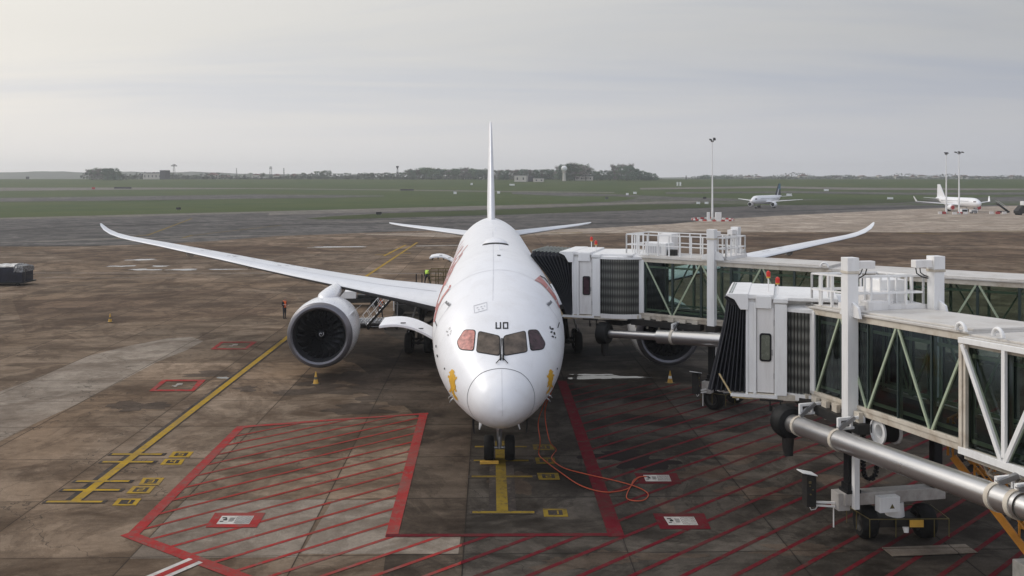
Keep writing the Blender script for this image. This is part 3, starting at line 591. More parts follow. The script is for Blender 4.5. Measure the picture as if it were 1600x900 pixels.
# tree kinds: crown of many leaf clumps on a forked trunk
def make_tree(kind, h, wd, seed, leafm, gaps):
    rnd = random.Random(seed); mb = MB(); tr = MB()
    tr.tube([(0, 0, 0), (0.05 * h * .1, 0, h * .25), (0, .02 * h, h * .55), (0, 0, h * .85)], [h * .022, h * .017, h * .011, .03], 7)
    for k in range(9):
        a = rnd.uniform(0, 6.28); z0 = h * rnd.uniform(.2, .6); r = wd * rnd.uniform(.25, .45)
        tr.tube([(0, 0, z0), (math.cos(a) * r * .5, math.sin(a) * r * .5, z0 + h * .10), (math.cos(a) * r, math.sin(a) * r, z0 + h * .28)], [h * .009, h * .006, .02], 5)
    cl = [(rnd.uniform(-.36, .36) * wd, rnd.uniform(-.36, .36) * wd, h * rnd.uniform(.14, .93), rnd.uniform(.08, .21) * wd) for _ in range(gaps)]
    for cx, cy, cz, r in cl:
        k = 1.05 - .75 * max(0, cz / h - .45)
        for _ in range(40):
            v = Vector((rnd.gauss(0, 1), rnd.gauss(0, 1), rnd.gauss(0, .8))).normalized() * r * rnd.uniform(.3, 1.05); c = Vector((cx * k, cy * k, cz)) + v
            s = rnd.uniform(.2, .5) * (h / 16); a = Vector((rnd.gauss(0, 1), rnd.gauss(0, 1), rnd.gauss(0, 1))).normalized() * s; b = a.orthogonal().normalized() * s * rnd.uniform(.5, 1)
            mb.add([c - a - b, c + a - b * .6, c + a * .7 + b, c - a * .6 + b], [(0, 1, 2, 3)])
    root = thing('tree', kind, 'tree'); mb.build('crown', leafm, root); tr.build('trunk', 'bark', root, smooth=True)
    return root
protos = [make_tree('', 15, 13, 1, 'leaf1', 34), make_tree('', 15, 10, 2, 'leaf2', 30), make_tree('', 15, 11, 3, 'leaf3', 20), make_tree('', 15, 14, 4, 'leaf2', 38), make_tree('', 15, 9, 5, 'leaf1', 22)]
KIND = ['rounded green', 'dark dense', 'bare brown twiggy', 'broad dark', 'slim light green']
used = [False] * len(protos); tid = 0
def place_tree(px, top, d, kinds, where, spread=1.0, idx=0):
    global tid
    k = random.choice(kinds); z0 = gz(d) - .3; h = max(4.0, H + (HOR - top) * d / F - z0)
    if used[k]: o = copy_tree(protos[k])
    else: o = protos[k]; used[k] = True
    o.location = ((px - 800) * d / F, d, z0); o.rotation_euler = (0, 0, random.uniform(0, 6.28)); s = h / 14.6
    o.scale = (s * spread * random.uniform(.85, 1.15), s * spread * random.uniform(.85, 1.15), s)
    o['label'] = '%s tree, %s from the left %s' % (KIND[k], ordinal(idx), where); o['group'] = 'trees ' + where; o['category'] = 'tree'; tid += 1
ORD = ['first', 'second', 'third', 'fourth', 'fifth', 'sixth', 'seventh', 'eighth', 'ninth', 'tenth', 'eleventh', 'twelfth', 'thirteenth', 'fourteenth', 'fifteenth', 'sixteenth', 'seventeenth', 'eighteenth', 'nineteenth']
TENS = ['', '', 'twenty', 'thirty', 'forty']; TENTH = ['', '', 'twentieth', 'thirtieth', 'fortieth']
def ordinal(i):
    i += 1
    return ORD[i - 1] if i < 20 else (TENTH[i // 10] if i % 10 == 0 else TENS[i // 10] + '-' + ORD[i % 10 - 1])
def row(x0, x1, n, topf, d, kinds, where, spread=1.0, jit=60):
    for i in range(n):
        px = x0 + (x1 - x0) * (i + random.uniform(.2, .8)) / n
        place_tree(px, topf(px) + random.uniform(-1.0, 1.8), d + random.uniform(-jit, jit), kinds, where, spread, i)
row(137, 186, 9, lambda x: 262.5 + abs(x - 160) * .10, 930, [0, 2, 3], 'in the round clump on the left horizon', 1.35, 40)
row(186, 240, 7, lambda x: 272, 1050, [1, 0], 'in the low line right of the round clump', 1.4)
row(262, 480, 26, lambda x: 271.5 + 1.5 * math.sin(x * .09), 1150, [0, 1, 4], 'among the left horizon masts', 1.3)
row(478, 632, 26, lambda x: 266 if 490 < x < 512 else 270, 1080, [1, 3, 4], 'left of the tower with cup head', 1.4)
row(634, 764, 34, lambda x: 263.5 + 1.2 * math.sin(x * .12), 1000, [2, 1, 0, 3], 'in the long row behind the tail fin', 1.35)
row(772, 880, 26, lambda x: 265.5, 960, [1, 2, 3], 'in the wood right of the tail fin', 1.4)
row(872, 922, 12, lambda x: 255.5 + abs(x - 895) * .16, 900, [0, 3, 2], 'in the clump around the radar dome', 1.15, 30)
row(916, 966, 10, lambda x: 267, 920, [1, 3], 'in the low wood between the high clumps', 1.4)
row(958, 985, 6, lambda x: 257.5, 900, [2, 0], 'at the left end of the sloping wood', 1.0, 20)
row(978, 1030, 14, lambda x: lerp(x, 978, 1030, 258, 274), 900, [3, 1], 'in the sloping wood right of the radar dome', 1.2, 25)
row(1088, 1142, 9, lambda x: 273.5, 1150, [1, 3], 'in the dark copse behind the lamp mast', 1.6)
row(1135, 1185, 9, lambda x: 273, 1500, [2, 4], 'in the pale copse behind the taxiing airliner', 1.2)
row(1190, 1640, 46, lambda x: 276.5 + .8 * math.sin(x * .07), 1500, [0, 1, 2, 3], 'among the houses on the right horizon', 1.5, 150)
# continuous low scrub at the foot of the woods
def belt(x0, x1, d, hh, seed):
    rnd = random.Random(seed); mb = MB(); X0, X1 = (x0 - 800) * d / F, (x1 - 800) * d / F
    for i in range(int(abs(X1 - X0) * 3.0)):
        x = rnd.uniform(X0, X1); y = d + rnd.uniform(-12, 25); q = 0.55 + 0.45 * math.sin(x * .05) * math.sin(x * .021 + 1); c = Vector((x, y, gz(y) + rnd.uniform(0, hh * q)))
        s = rnd.uniform(.5, 1.3); a = Vector((rnd.gauss(0, 1), rnd.gauss(0, .5), rnd.gauss(0, .7))).normalized() * s; b = a.orthogonal().normalized() * s
        mb.add([c - a - b, c + a - b * .6, c + a * .7 + b, c - a * .6 + b], [(0, 1, 2, 3)])
    tag(mb.build('hedgerow', 'shrub'), kind='stuff', label='low scrub along the far edge of the airfield')
belt(186, 560, 1020, 3.5, 1); belt(560, 1035, 990, 4.5, 2); belt(1080, 1700, 1340, 6, 3); belt(1180, 1700, 1560, 11, 4); belt(130, 200, 925, 7, 5); belt(560, 1030, 945, 7, 6); belt(186, 1030, 1060, 8, 7)
# ------------------------------------------------------------------ far buildings
def house(px, d, wd, hh, roof, label, m='house', name='building', dep=8):
    x = (px - 800) * d / F; t = thing(name, label, 'building', (x, d, gz(d) - .2), random.uniform(-.3, .3), 'far buildings beyond the airfield')
    MB().box(-wd / 2, wd / 2, 0, dep, 0, hh).build('wall', m, t)
    if roof: MB().prism([(-wd / 2 - .3, hh + .01), (wd / 2 + .3, hh + .01), (0, hh + roof)], -.3, dep + .3).build('roof', 'house_roof', t)
    else: MB().box(-wd / 2 - .15, wd / 2 + .15, -.15, dep + .15, hh + .01, hh + .3).build('roof', 'terminal', t)
    for k in range(max(2, int(wd / 4))):
        xx = -wd / 2 + (k + .5) * wd / max(2, int(wd / 4)); MB().box(xx - .6, xx + .6, -.06, 0.05, hh * .35, hh * .72).build('window', 'house_dark', t)
house(813, 830, 11, 5.6, 0, 'pale flat roofed building left of the small white shed near the tail fin')
house(829, 835, 5, 5.0, 0, 'dark flat roofed block between the pale building and the white shed', 'house_dark')
house(842, 825, 9, 3.2, 0, 'small low white shed right of the dark block')
house(912, 880, 17, 4.2, 0, 'long low building with dark openings below the radar dome trees')
house(755, 960, 8, 2.5, 0, 'small pale hut at the foot of the tree row left of the tail fin')
house(238, 1000, 22, 6.5, 0, 'long low pale structure left of the tall block on the left horizon')
house(254, 985, 7, 9.5, 0, 'dark tall narrow block on the left horizon', 'house_dark')
rr = random.Random(5); adj = ['low pale', 'white gabled', 'small grey', 'wide pale', 'narrow white']
for i, px in enumerate([328, 346, 392, 432, 466, 1165, 1192, 1222, 1252, 1300, 1319, 1352, 1376, 1398, 1425, 1447, 1466, 1489, 1512, 1530, 1552, 1575]):
    house(px + rr.uniform(-9, 9), 1120 if px < 600 else 1470 + rr.uniform(-100, 130), rr.uniform(6, 14), rr.uniform(3, 5.5), rr.uniform(1.2, 3.2), '%s house, %s of the far houses counted from the left' % (adj[i % 5], ordinal(i)))
# ------------------------------------------------------------------ towers and masts on the horizon
t = thing('radar_tower', 'white radar dome on a round tower in front of the high clump of trees', 'tower', ((881.5 - 800) * 860 / F, 860, gz(860) - .2))
MB().lathe([(0, 1.7), (8.0, 1.3), (8.1, 2.2), (8.8, 2.2), (8.9, 0)], n=20).build('tower_shaft', 'house', t, smooth=True)
MB().lathe([(8.9 + 2.75 * (1 - math.cos(a)), 2.75 * math.sin(a) + .01) for a in [i * math.pi / 12 for i in range(13)]], n=20).build('radar_dome', 'bright', t, smooth=True)
def lattice(name, px, top, d, wd, head, label):
    z0 = gz(d) - .2; hh = H + (HOR - top) * d / F - z0; t = thing(name, label, 'mast', ((px - 800) * d / F, d, z0), 0.3)
    mb = MB()
    for sx, sy in ((-1, -1), (1, -1), (1, 1), (-1, 1)): mb.beam((sx * wd, sy * wd, 0), (sx * wd * .5, sy * wd * .5, hh * .85), .22)
    n = 5
    for k in range(n):
        f0, f1 = k / n, (k + 1) / n; z0_, z1 = hh * .85 * f0, hh * .85 * f1; a, b = wd * (1 - .5 * f0), wd * (1 - .5 * f1)
        mb.beam((-a, -a, z0_), (b, -b, z1), .14); mb.beam((a, a, z0_), (-b, b, z1), .14); mb.beam((-a, a, z0_), (-b, -b, z1), .14)
    mb.build('frame', 'rib_dark', t)
    if head == 'dish': MB().box(-3.0, 3.0, -.3, .3, hh * .85, hh * .9).box(-.25, .25, -.25, .25, hh * .9, hh).box(-1.6, 1.6, -.5, .2, hh * .93, hh * .96).build('antenna', 'rib_dark', t)
    elif head == 'cup': MB().lathe([(hh * .80, wd * .4), (hh * .92, wd * 1.5), (hh, wd * 1.7), (hh, 0)], n=12).build('head', 'rib_dark', t)
    else: MB().box(-wd * .9, wd * .9, -wd * .9, wd * .9, hh * .84, hh * .88).box(-wd * .8, wd * .8, -wd * .8, wd * .8, hh * .94, hh).box(-.1, .1, -.1, .1, hh * .88, hh).build('head', 'rib_dark', t)
lattice('radar_mast', 272, 256, 980, 1.3, 'dish', 'mast with a wide flat antenna, tallest on the left horizon')
lattice('lattice_mast', 369.5, 263, 1000, .6, 'box', 'thin mast with a small head left of the double mast')
lattice('lattice_mast', 423, 260.5, 1000, 1.6, 'box', 'wide lattice tower with two platforms on the left horizon')
lattice('lattice_mast', 443.5, 263, 1000, .7, 'box', 'thin dark mast right of the wide lattice tower')
lattice('lattice_mast', 621, 259.5, 960, .9, 'cup', 'lattice tower with cup shaped head left of the long tree row')
lattice('lattice_mast', 1072, 274, 1000, .4, 'box', 'tiny thin mast left of the dark copse')
def lamp_mast(px, base, top, heads, label):
    X, Y = G(px, base); hh = H + (HOR - top) * Y / F; t = thing('lamp_mast', label, 'lamp mast', (X, Y, 0), 0, 'floodlight masts on the apron')
    MB().lathe([(0, .30), (hh * .5, .2), (hh, .1), (hh, 0)], n=12).build('pole', 'bright', t, smooth=True)
    MB().box(-.5, .5, -.5, .5, 0, .45).build('base', 'concrete_block', t)
    MB().lathe([(hh - .5, .35), (hh - .25, .5), (hh - .1, .35)], n=12).build('head_frame', 'steel', t)
    for hx in heads: MB().hexa([(hx[0] - .3, -.45, hh - .1), (hx[0] + .3, -.45, hh - .1), (hx[0] + .3, .35, hh + .1), (hx[0] - .3, .35, hh + .1), (hx[0] - .3, -.5, hh + .1 + hx[1]), (hx[0] + .3, -.5, hh + .1 + hx[1]), (hx[0] + .3, .3, hh + .35 + hx[1]), (hx[0] - .3, .3, hh + .35 + hx[1])]).beam((0, 0, hh - .3), (hx[0], 0, hh), .1).build('floodlight', 'rib_dark', t)
    return X, Y
mx_, my_ = lamp_mast(1113, 344, 219, [(-.5, .05), (.55, .35)], 'tallest lamp mast, standing just beyond the rear jet bridge column')
lamp_mast(1478.5, 334, 239.5, [(-.3, 0), (.3, 0)], 'thin lamp mast at the tail of the parked white airliner')
lamp_mast(1498.5, 335, 238.5, [(-1.1, 0), (0, .1), (1.1, 0)], 'lamp mast with wide head in front of the parked white airliner')
# red and white kerb ring and cabinets round the nearest lamp mast
t = thing('barrier_ring', 'ring of red and white kerb blocks around the tallest lamp mast', 'barrier', (mx_, my_, 0))
for nm, ph, m in (('red_block', 0, 'redcover'), ('white_block', 1, 'redwhite')):
    for k in range(ph, 28, 2):
        a = 2 * math.pi * k / 28; MB().box(-.45, .45, -.2, .2, .02, .45).build(nm, m, t, xf=Matrix.Translation((math.cos(a) * 5.4, math.sin(a) * 8, 0)) @ Matrix.Rotation(a + math.pi / 2, 4, 'Z'))
for dx_, lb in ((-1.3, 'slim white cabinet left of the tallest lamp mast foot'), (1.4, 'wide white cabinet right of the tallest lamp mast foot')):
    t = thing('electrical_cabinet', lb, 'cabinet', (mx_ + dx_, my_ - 1, 0)); w_ = .35 if dx_ < 0 else .8
    MB().box(-w_, w_, -.4, .4, .02, 2.2).build('body', 'bright', t, bevel=.03); MB().box(-w_ * .8, w_ * .8, -.43, -.41, .3, 2.0).build('door', 'bridge', t)
def barrier_row(x0, x1, y, label):
    a = Vector(G(x0, y)); b = Vector(G(x1, y)); n = max(2, int((b - a).length / 1.6)); t = thing('barrier_row', label, 'barrier', (a.x, a.y, 0))
    for k in range(n):
        p = (b - a) * (k / n); MB().box(p.x, p.x + 1.3, p.y - .2, p.y + .2, .02, .8).build('red_block' if k % 2 else 'white_block', 'redcover' if k % 2 else 'redwhite', t)
barrier_row(1466, 1477, 334.5, 'short red and white barrier row left of the left lamp mast')
barrier_row(1488, 1514, 335, 'red and white barrier row between the lamp masts and airliner nose')
barrier_row(1546, 1576, 334.5, 'red and white barrier row right of the boarding stairs')
# taxiway signs and markers
def sign_box(px, py, wd, hh, m, label):
    X, Y = G(px, py); t = thing('taxiway_sign', label, 'sign', (X, Y, gz(Y)), 0, 'airfield signs'); MB().box(-wd / 2, wd / 2, -.12, .12, .25, .25 + hh).build('panel', m, t)
    MB().box(-wd / 2 + .1, -wd / 2 + .2, -.05, .05, 0, .25).box(wd / 2 - .2, wd / 2 - .1, -.05, .05, 0, .25).build('leg', 'steel', t)
for px, py, wd, hh, m, lb in ((279, 328.5, 1.6, .8, 'black', 'small dark sign on the grass above the left wing'), (592, 336.5, 1.7, .8, 'black', 'dark sign on the grass strip left of the tailplane'), (948, 311.5, 1.6, .9, 'house_dark', 'dark sign at the tip of the grass right of the tail fin'),
        (1091, 319.5, 1.6, .9, 'bright', 'white marker left of another on the taxiway edge near the lamp mast'), (1104, 319.5, 1.6, .9, 'bright', 'white marker just left of the tallest lamp mast'), (1101, 311.5, 1.6, 1.0, 'black', 'dark sign in the grass left of the lamp mast'),
        (1291, 299, 3, 1.2, 'bright', 'white marker board right of the taxiing airliner tail'), (1233, 307, 3, 1.4, 'bright', 'bright white marker beside the taxiing airliner fin'), (1391, 312, 3, 1.0, 'bright', 'white marker left of two dark ones on the right grass'),
        (1058.5, 291, 1.2, 3.0, 'bright', 'left of two white upright boxes on the far grass'), (1063, 291, 1.2, 3.0, 'bright', 'right of two white upright boxes on the far grass'), (992, 303.5, 2, 1.2, 'bright', 'white marker right of the grass tip'), (980, 305.5, 1.5, 1.2, 'bright', 'smaller white marker left of the other near the grass tip'),
        (711, 303.8, 1.8, 1.4, 'bright', 'white marker on the grass left of the tail fin'), (779, 303, 1.8, 1.4, 'bright', 'white marker on the grass right of the tail fin'), (737, 289.5, 1.6, 1.6, 'bright', 'far white marker left of the tail fin'), (146, 296.3, 2.2, 1.4, 'redcover', 'red marker on the far left pale taxiway'), (636, 298.2, 9, 1.0, 'house_dark', 'long dark board beside the far pale taxiway'),
        (192, 295.4, 12, 1.2, 'house_dark', 'long dark board on the far left pale taxiway'), (43, 279.3, 3.5, 2.6, 'house_dark', 'small dark hut on the left skyline'), (800, 290.3, 4, 1.2, 'bright', 'wide white marker below the pale building')):
    sign_box(px, py, wd, hh, m, lb)
# ------------------------------------------------------------------ haze
m, p, o = newmat('haze_air'); N.remove(p)
pv = nd('ShaderNodeVolumePrincipled'); pv.inputs['Color'].default_value = (0.93, 0.95, 0.97, 1); pv.inputs['Density'].default_value = 0.00027; pv.inputs['Anisotropy'].default_value = 0.25
L.new(pv.outputs[0], o.inputs['Volume'])
hz = MB().box(-2500, 2500, -150, 2500, -1.0, 48).build('haze', m); tag(hz, kind='stuff')
# ================================================================== AIRLINER IN THE FOREGROUND
def interp(tab, x):
    """monotone cubic through a table"""
    n = len(tab)
    if x <= tab[0][0]: return tab[0][1]
    if x >= tab[-1][0]: return tab[-1][1]
    h = [tab[i + 1][0] - tab[i][0] for i in range(n - 1)]; s = [(tab[i + 1][1] - tab[i][1]) / h[i] for i in range(n - 1)]
    def m(i):
        if i == 0: return s[0]
        if i == n - 1: return s[-1]
        return 0 if s[i - 1] * s[i] <= 0 else 2 * s[i - 1] * s[i] / (s[i - 1] + s[i])
    for i in range(n - 1):
        if x <= tab[i + 1][0]:
            t = (x - tab[i][0]) / h[i]
            return (2 * t**3 - 3 * t**2 + 1) * tab[i][1] + (t**3 - 2 * t**2 + t) * h[i] * m(i) + (-2 * t**3 + 3 * t**2) * tab[i + 1][1] + (t**3 - t**2) * h[i] * m(i + 1)
TOP = [(0, 3.32), (.06, 3.60), (.2, 3.84), (.5, 4.12), (1.0, 4.40), (1.3, 4.55), (2, 4.93), (3, 5.53), (4, 6.10), (5, 6.58), (6, 6.95), (7.5, 7.36), (9, 7.62), (11, 7.83), (13, 7.9), (47, 7.9), (52, 7.86), (56, 7.7), (60, 7.35), (62.2, 6.9)]
BOT = [(0, 3.32), (.06, 3.05), (.2, 2.84), (.5, 2.62), (1.0, 2.42), (1.3, 2.33), (2, 2.20), (3, 2.10), (5, 2.0), (7, 1.96), (40, 1.96), (45, 2.6), (50, 3.8), (55, 5.0), (60, 5.95), (62.2, 6.4)]
WID = [(0, 0.001), (.06, .30), (.2, .54), (.5, .82), (1.0, 1.09), (1.3, 1.22), (2, 1.56), (3, 2.0), (4, 2.34), (5, 2.56), (6, 2.70), (7, 2.79), (8.5, 2.86), (10, 2.885), (45, 2.885), (49, 2.6), (53, 1.95), (57, 1.15), (60, .6), (62.2, .2)]
ZC = [(0, 3.32), (1.3, 3.42), (3, 3.85), (5, 4.35), (7, 4.68), (9, 4.86), (11, 4.93), (44, 4.93), (52, 5.6), (62.2, 6.65)]
def sec(s): return interp(WID, s), interp(ZC, s), interp(TOP, s), interp(BOT, s)
def fpt(s, th):       # th: 0 = crown, 90 = right side (image right)
    w_, zc, tp, bt = sec(s); c = math.cos(th); return Vector((w_ * math.sin(th), s, zc + ((tp - zc) if c > 0 else (zc - bt)) * c))
def fnorm(s, th):
    e = .01; a = fpt(s + e, th) - fpt(max(0.001, s - e), th); b = fpt(s, th + e) - fpt(s, th - e); n = b.cross(a).normalized() if a.length and b.length else Vector((0, -1, 0))
    c = fpt(s, th) - Vector((0, s, interp(ZC, s)))
    return n if n.dot(c) >= 0 or s < .05 else -n
YAW = 0.0295; NOSE = Vector((-0.36, 32.7, 0))
AC = thing('airliner', 'large white twin engine airliner parked nose-on in the middle with UO above its windscreen', 'airliner', NOSE, YAW)
MW = Matrix.Translation(NOSE) @ Matrix.Rotation(YAW, 4, 'Z'); MI = MW.inverted()
EYE = MI @ Vector((0, 0, H))
def toL(p): return MI @ Vector(p)
def hit(px, py, off=0.012):
    """point of the skin seen at that place of the photograph, in the aircraft frame, lifted a little"""
    d = (MI.to_3x3() @ Vector(((px - 800) / F, 1, -(py - HOR) / F)))
    f = lambda t: (lambda p: (lambda w_, zc, tp, bt: (p.x / max(w_, 1e-4))**2 + ((p.z - zc) / max(1e-4, (tp - zc) if p.z > zc else (zc - bt)))**2 - 1 if p.y > 0 else 9)(*sec(max(p.y, 0))))(EYE + d * t)
    t = 31.5; best = (9, t); st = .12
    while t < 62:
        v = f(t)
        if v < best[0]: best = (v, t)
        if v < 0: break
        t += st
    else: t = best[1]
    if f(t) < 0:
        lo, hi_ = t - st, t
        for _ in range(22):
            m_ = (lo + hi_) / 2
            if f(m_) < 0: hi_ = m_
            else: lo = m_
        t = hi_
    p = EYE + d * t; w_, zc, tp, bt = sec(p.y); hz_ = (tp - zc) if p.z > zc else (zc - bt)
    th = math.atan2(p.x / w_, (p.z - zc) / hz_)
    q = fpt(p.y, th); return q + fnorm(p.y, th) * off
def side(s, z, sgn, off=0.012):
    w_, zc, tp, bt = sec(s); hz_ = (tp - zc) if z > zc else (zc - bt); th = math.acos(max(-1, min(1, (z - zc) / hz_))) * sgn
    return fpt(s, th) + fnorm(s, th) * off
# skin: radome and fuselage meet at the seam
NS = 56
def skin(ss): return [[fpt(s, 2 * math.pi * k / NS) for k in range(NS)] for s in ss]
MB().loft(skin([.0, .012, .03, .06, .1, .15, .2, .3, .4, .5, .7, .85, 1.0, 1.15, 1.3]), caps=False).build('radome', 'plane_white', AC, smooth=True)
ss = [1.3, 1.45, 1.7, 2, 2.3, 2.6, 3, 3.4, 3.8, 4.2, 4.7, 5.2, 5.8, 6.4, 7, 7.7, 8.5, 9.3, 10, 11, 12, 13] + list(range(15, 42, 2)) + [42, 43, 44, 45, 46, 47, 48.5, 50, 52, 54, 56, 58, 60, 61.2, 62.2]
fus = MB().loft(skin(ss), caps=False); fus.f.append(tuple(range(len(fus.v) - NS, len(fus.v)))); fus.build('fuselage', 'plane_white', AC, smooth=True)
# belly fairing
MB().loft([[Vector((w_ * math.cos(a), s, 2.75 + z_ * math.sin(a) * (1 if math.sin(a) < 0 else .6))) for a in [2 * math.pi * k / 32 for k in range(32)]] for s, w_, z_ in ((17.5, .4, .3), (19, 2.0, .9), (21, 2.9, 1.15), (25, 3.25, 1.3), (33, 3.25, 1.3), (36, 2.8, 1.1), (39, 1.4, .8), (40.5, .3, .3))]).build('belly_fairing', 'plane_white', AC, smooth=True)
def ribbon(pts, wd, name, m, parent=AC, mapf=hit, closed=False, off=.012):
    mb = MB(); P = [Vector(p) for p in pts]
    if closed: P.append(P[0])
    for a, b in zip(P, P[1:]):
        d = (b - a)
        if d.length < 1e-6: continue
        d.normalize(); n = Vector((-d.y, d.x)) * wd / 2; patch([a - n - d * wd * .2, b - n + d * wd * .2, b + n + d * wd * .2, a + n - d * wd * .2], lambda x, y: mapf(x, y, off), 4 if mapf is hit else .5, mb)
    return mb.build(name, m, parent, smooth=True)
sR = lambda x, y, off=.012: side(x, y, 1, off)
sL = lambda x, y, off=.012: side(x, y, -1, off)
# radome seam, flattened at its top like the real one
ring = []
for k in range(60):
    a = 2 * math.pi * k / 60; x = 784 + 49.5 * math.sin(a); y = 626 - 49.5 * math.cos(a); y = max(y, 577.5); ring.append((x, min(y, 671)))
mb = MB()
for k in range(72):
    def rp(k, e, off): a = 2 * math.pi * k / 72; return fpt(1.3 + e - (.06 * max(0, math.cos(a) - .82) / .18), a) + fnorm(1.3, a) * off
    mb.add([rp(k, -.012, .006), rp(k, .018, .006), rp(k + 1, .018, .006), rp(k + 1, -.012, .006)], [(0, 1, 2, 3)])
mb.build('radome_seam', 'seam', AC, smooth=True)
for pl in (((768, 524), (748, 519.5), (741, 516)), ((799, 524), (824, 518.5), (832, 515))): pass
# windscreen: four panes, each with a dark seal under it
def pane(poly, m, name):
    cx = sum(p[0] for p in poly) / len(poly); cy = sum(p[1] for p in poly) / len(poly)
    def rnd_(poly, grow, r):
        P = [Vector((cx + (x - cx) * (1 + grow / max(8, abs(x - cx))), cy + (y - cy) * (1 + grow / max(8, abs(y - cy))))) for x, y in poly]; out = []
        for i in range(len(P)):
            a, b, c = P[i - 1], P[i], P[(i + 1) % len(P)]; u = (a - b).normalized() * min(r, (a - b).length * .4); v = (c - b).normalized() * min(r, (c - b).length * .4)
            for t in (0, .25, .5, .75, 1): out.append(tuple((b + u) * (1 - t)**2 + b * 2 * t * (1 - t) + (b + v) * t**2))
        return out
    f = patch(rnd_(poly, 0, 4.5), lambda x, y: hit(x, y, .016), 4).build('cockpit_window', m, AC, smooth=True)
    patch(rnd_(poly, 1.3, 5), lambda x, y: hit(x, y, .008), 4).build('window_seal', 'black', f, smooth=True)
pane([(748.5, 518), (780.5, 526), (780, 555.5), (745, 549.5)], M['cockpit_glass'], 'a')
pane([(787.5, 526), (820, 517.5), (823.5, 549), (788, 555.5)], M['cockpit_glass'], 'b')
pane([(726, 516), (742.5, 516.5), (739.5, 547.5), (719, 545.5), (714.5, 534)], M['pink_reflection'], 'c')
pane([(825.5, 516.5), (840, 516), (851.5, 536), (848, 545), (830, 547.5)], M['cockpit_dark'], 'd')
# registration letters above the windscreen
def glyph(quads, name):
    mb = MB()
    for i, (x0, y0, x1, y1) in enumerate(quads): patch([(x0, y0), (x1, y0), (x1, y1), (x0, y1)], lambda x, y: hit(x, y, .012 + .0006 * i), 4, mb)
    mb.build(name, 'black', AC)
glyph([(774.2, 503.6, 776.2, 514), (781.0, 503.6, 783.0, 514), (775.8, 512.2, 781.4, 514)], 'letter_u')
glyph([(785.6, 503.6, 787.6, 514), (792.2, 503.6, 794.2, 514), (787.2, 512.2, 792.6, 514), (787.2, 503.6, 792.6, 505.4)], 'letter_o')
# wipers
for sgn in (-1, 1):
    cx = 784.2 + sgn * 2
    mb = MB(); mb.tube([hit(cx, 556, .05), hit(cx + sgn * .5, 562, .06), hit(cx + sgn * 7, 569, .05)], .018, 6); mb.tube([hit(cx, 556, .05), hit(cx - sgn * 1.0, 530, .05)], .02, 6); mb.tube([hit(cx, 563, .0), hit(cx, 556, .07)], .035, 8)
    mb.build('windscreen_wiper', 'black', AC)
# yellow emblems low on both sides (rampant figure)
fig = [(706, 577), (708.5, 577.5), (710.5, 581), (709.5, 584), (711.5, 586), (711.8, 590), (714.5, 588), (714, 592), (711.5, 594), (711, 599), (712.5, 603), (712, 607), (714.2, 611.5), (711.8, 612), (709.8, 607.5), (709.3, 612), (711, 616), (714.5, 621), (715.8, 625.5), (712.6, 624), (709, 619), (706.8, 614), (706.5, 609.5), (704.5, 613), (702, 611.5), (704.5, 606), (703.5, 600), (701.8, 595), (702, 591), (699.8, 589.5), (700.6, 586), (703, 587.5), (703.2, 584), (701.6, 581.5), (704, 580)]
patch(fig, lambda x, y: hit(x, y), 2.5).build('golden_emblem', 'gold', AC, smooth=True)
patch([(860 + (707 - x) * .82, 577 + (y - 577) * .80) for x, y in fig], lambda x, y: hit(x, y), 2.5).build('golden_emblem', 'gold', AC, smooth=True)
# small black checks behind the windows, sensors, vents
def marks(L_, m, name):
    mb = MB()
    for x, y, w_, h_, a in L_:
        c, s_ = math.cos(a), math.sin(a); q = [(x + u * w_ * c - v * h_ * s_, y + u * w_ * s_ + v * h_ * c) for u, v in ((-.5, -.5), (.5, -.5), (.5, .5), (-.5, .5))]; patch(q, lambda x_, y_: hit(x_, y_, .011), 4, mb)
    mb.build(name, m, AC)
marks([(859.5, 512, 1.6, 4.5, -.25), (863, 514, 3.6, 3, .2), (861.5, 519, 3, 2.6, .1), (866, 521, 2.6, 4, -.2), (863.6, 526, 3.8, 2.2, .5), (867.6, 527.5, 1.6, 2.4, 0)], 'black', 'black_marks')
marks([(702.5, 513, 2.0, 3.4, .3), (698.5, 518, 2.8, 2.2, .2), (704.5, 517.5, 1.4, 3.4, .3), (700, 523.5, 2.4, 2.6, .2), (703.5, 521.5, 1.6, 1.6, 0)], 'steel', 'grey_marks')
marks([(694.8, 576, 1.6, 2.8, 0), (870.5, 576, 1.4, 2.6, 0), (681.5, 541, 1.4, 4, 0), (683.5, 556, 1.6, 4, -.2), (872.5, 508, 1.3, 9, .28), (681.6, 506, 1.2, 8, -.3), (779.5, 399, 5.4, 1.4, 0)], 'black', 'sensor_ports')
# dotted placard and faint panel lines
ribbon([(740.5, 478), (760.5, 472.5), (761, 484), (741.5, 489)], .7, 'placard_outline', 'faint', closed=True)
marks([(746, 481, 3, 1, -.25), (752, 479.5, 3, 1, -.25), (757, 478.3, 2, 1, -.25), (748, 484, 3, .9, -.25), (754, 482.4, 3, .9, -.25)], 'faint', 'placard_text')
for pl in (((770, 470), (771, 410), (770, 360)), ((784, 578), (784.5, 612), (785, 650))): ribbon(pl, .45, 'skin_seam', 'faint')
for s_ in (7.9, 13.0, 20.0, 27.0, 34.0, 41.0):
    mb = MB()
    for k in range(72):
        a0, a1 = 2 * math.pi * k / 72, 2 * math.pi * (k + 1) / 72; mb.add([fpt(s_, a0) + fnorm(s_, a0) * .005, fpt(s_ + .03, a0) + fnorm(s_, a0) * .005, fpt(s_ + .03, a1) + fnorm(s_, a1) * .005, fpt(s_, a1) + fnorm(s_, a1) * .005], [(0, 1, 2, 3)])
    mb.build('skin_joint', 'hairline', AC, smooth=True)
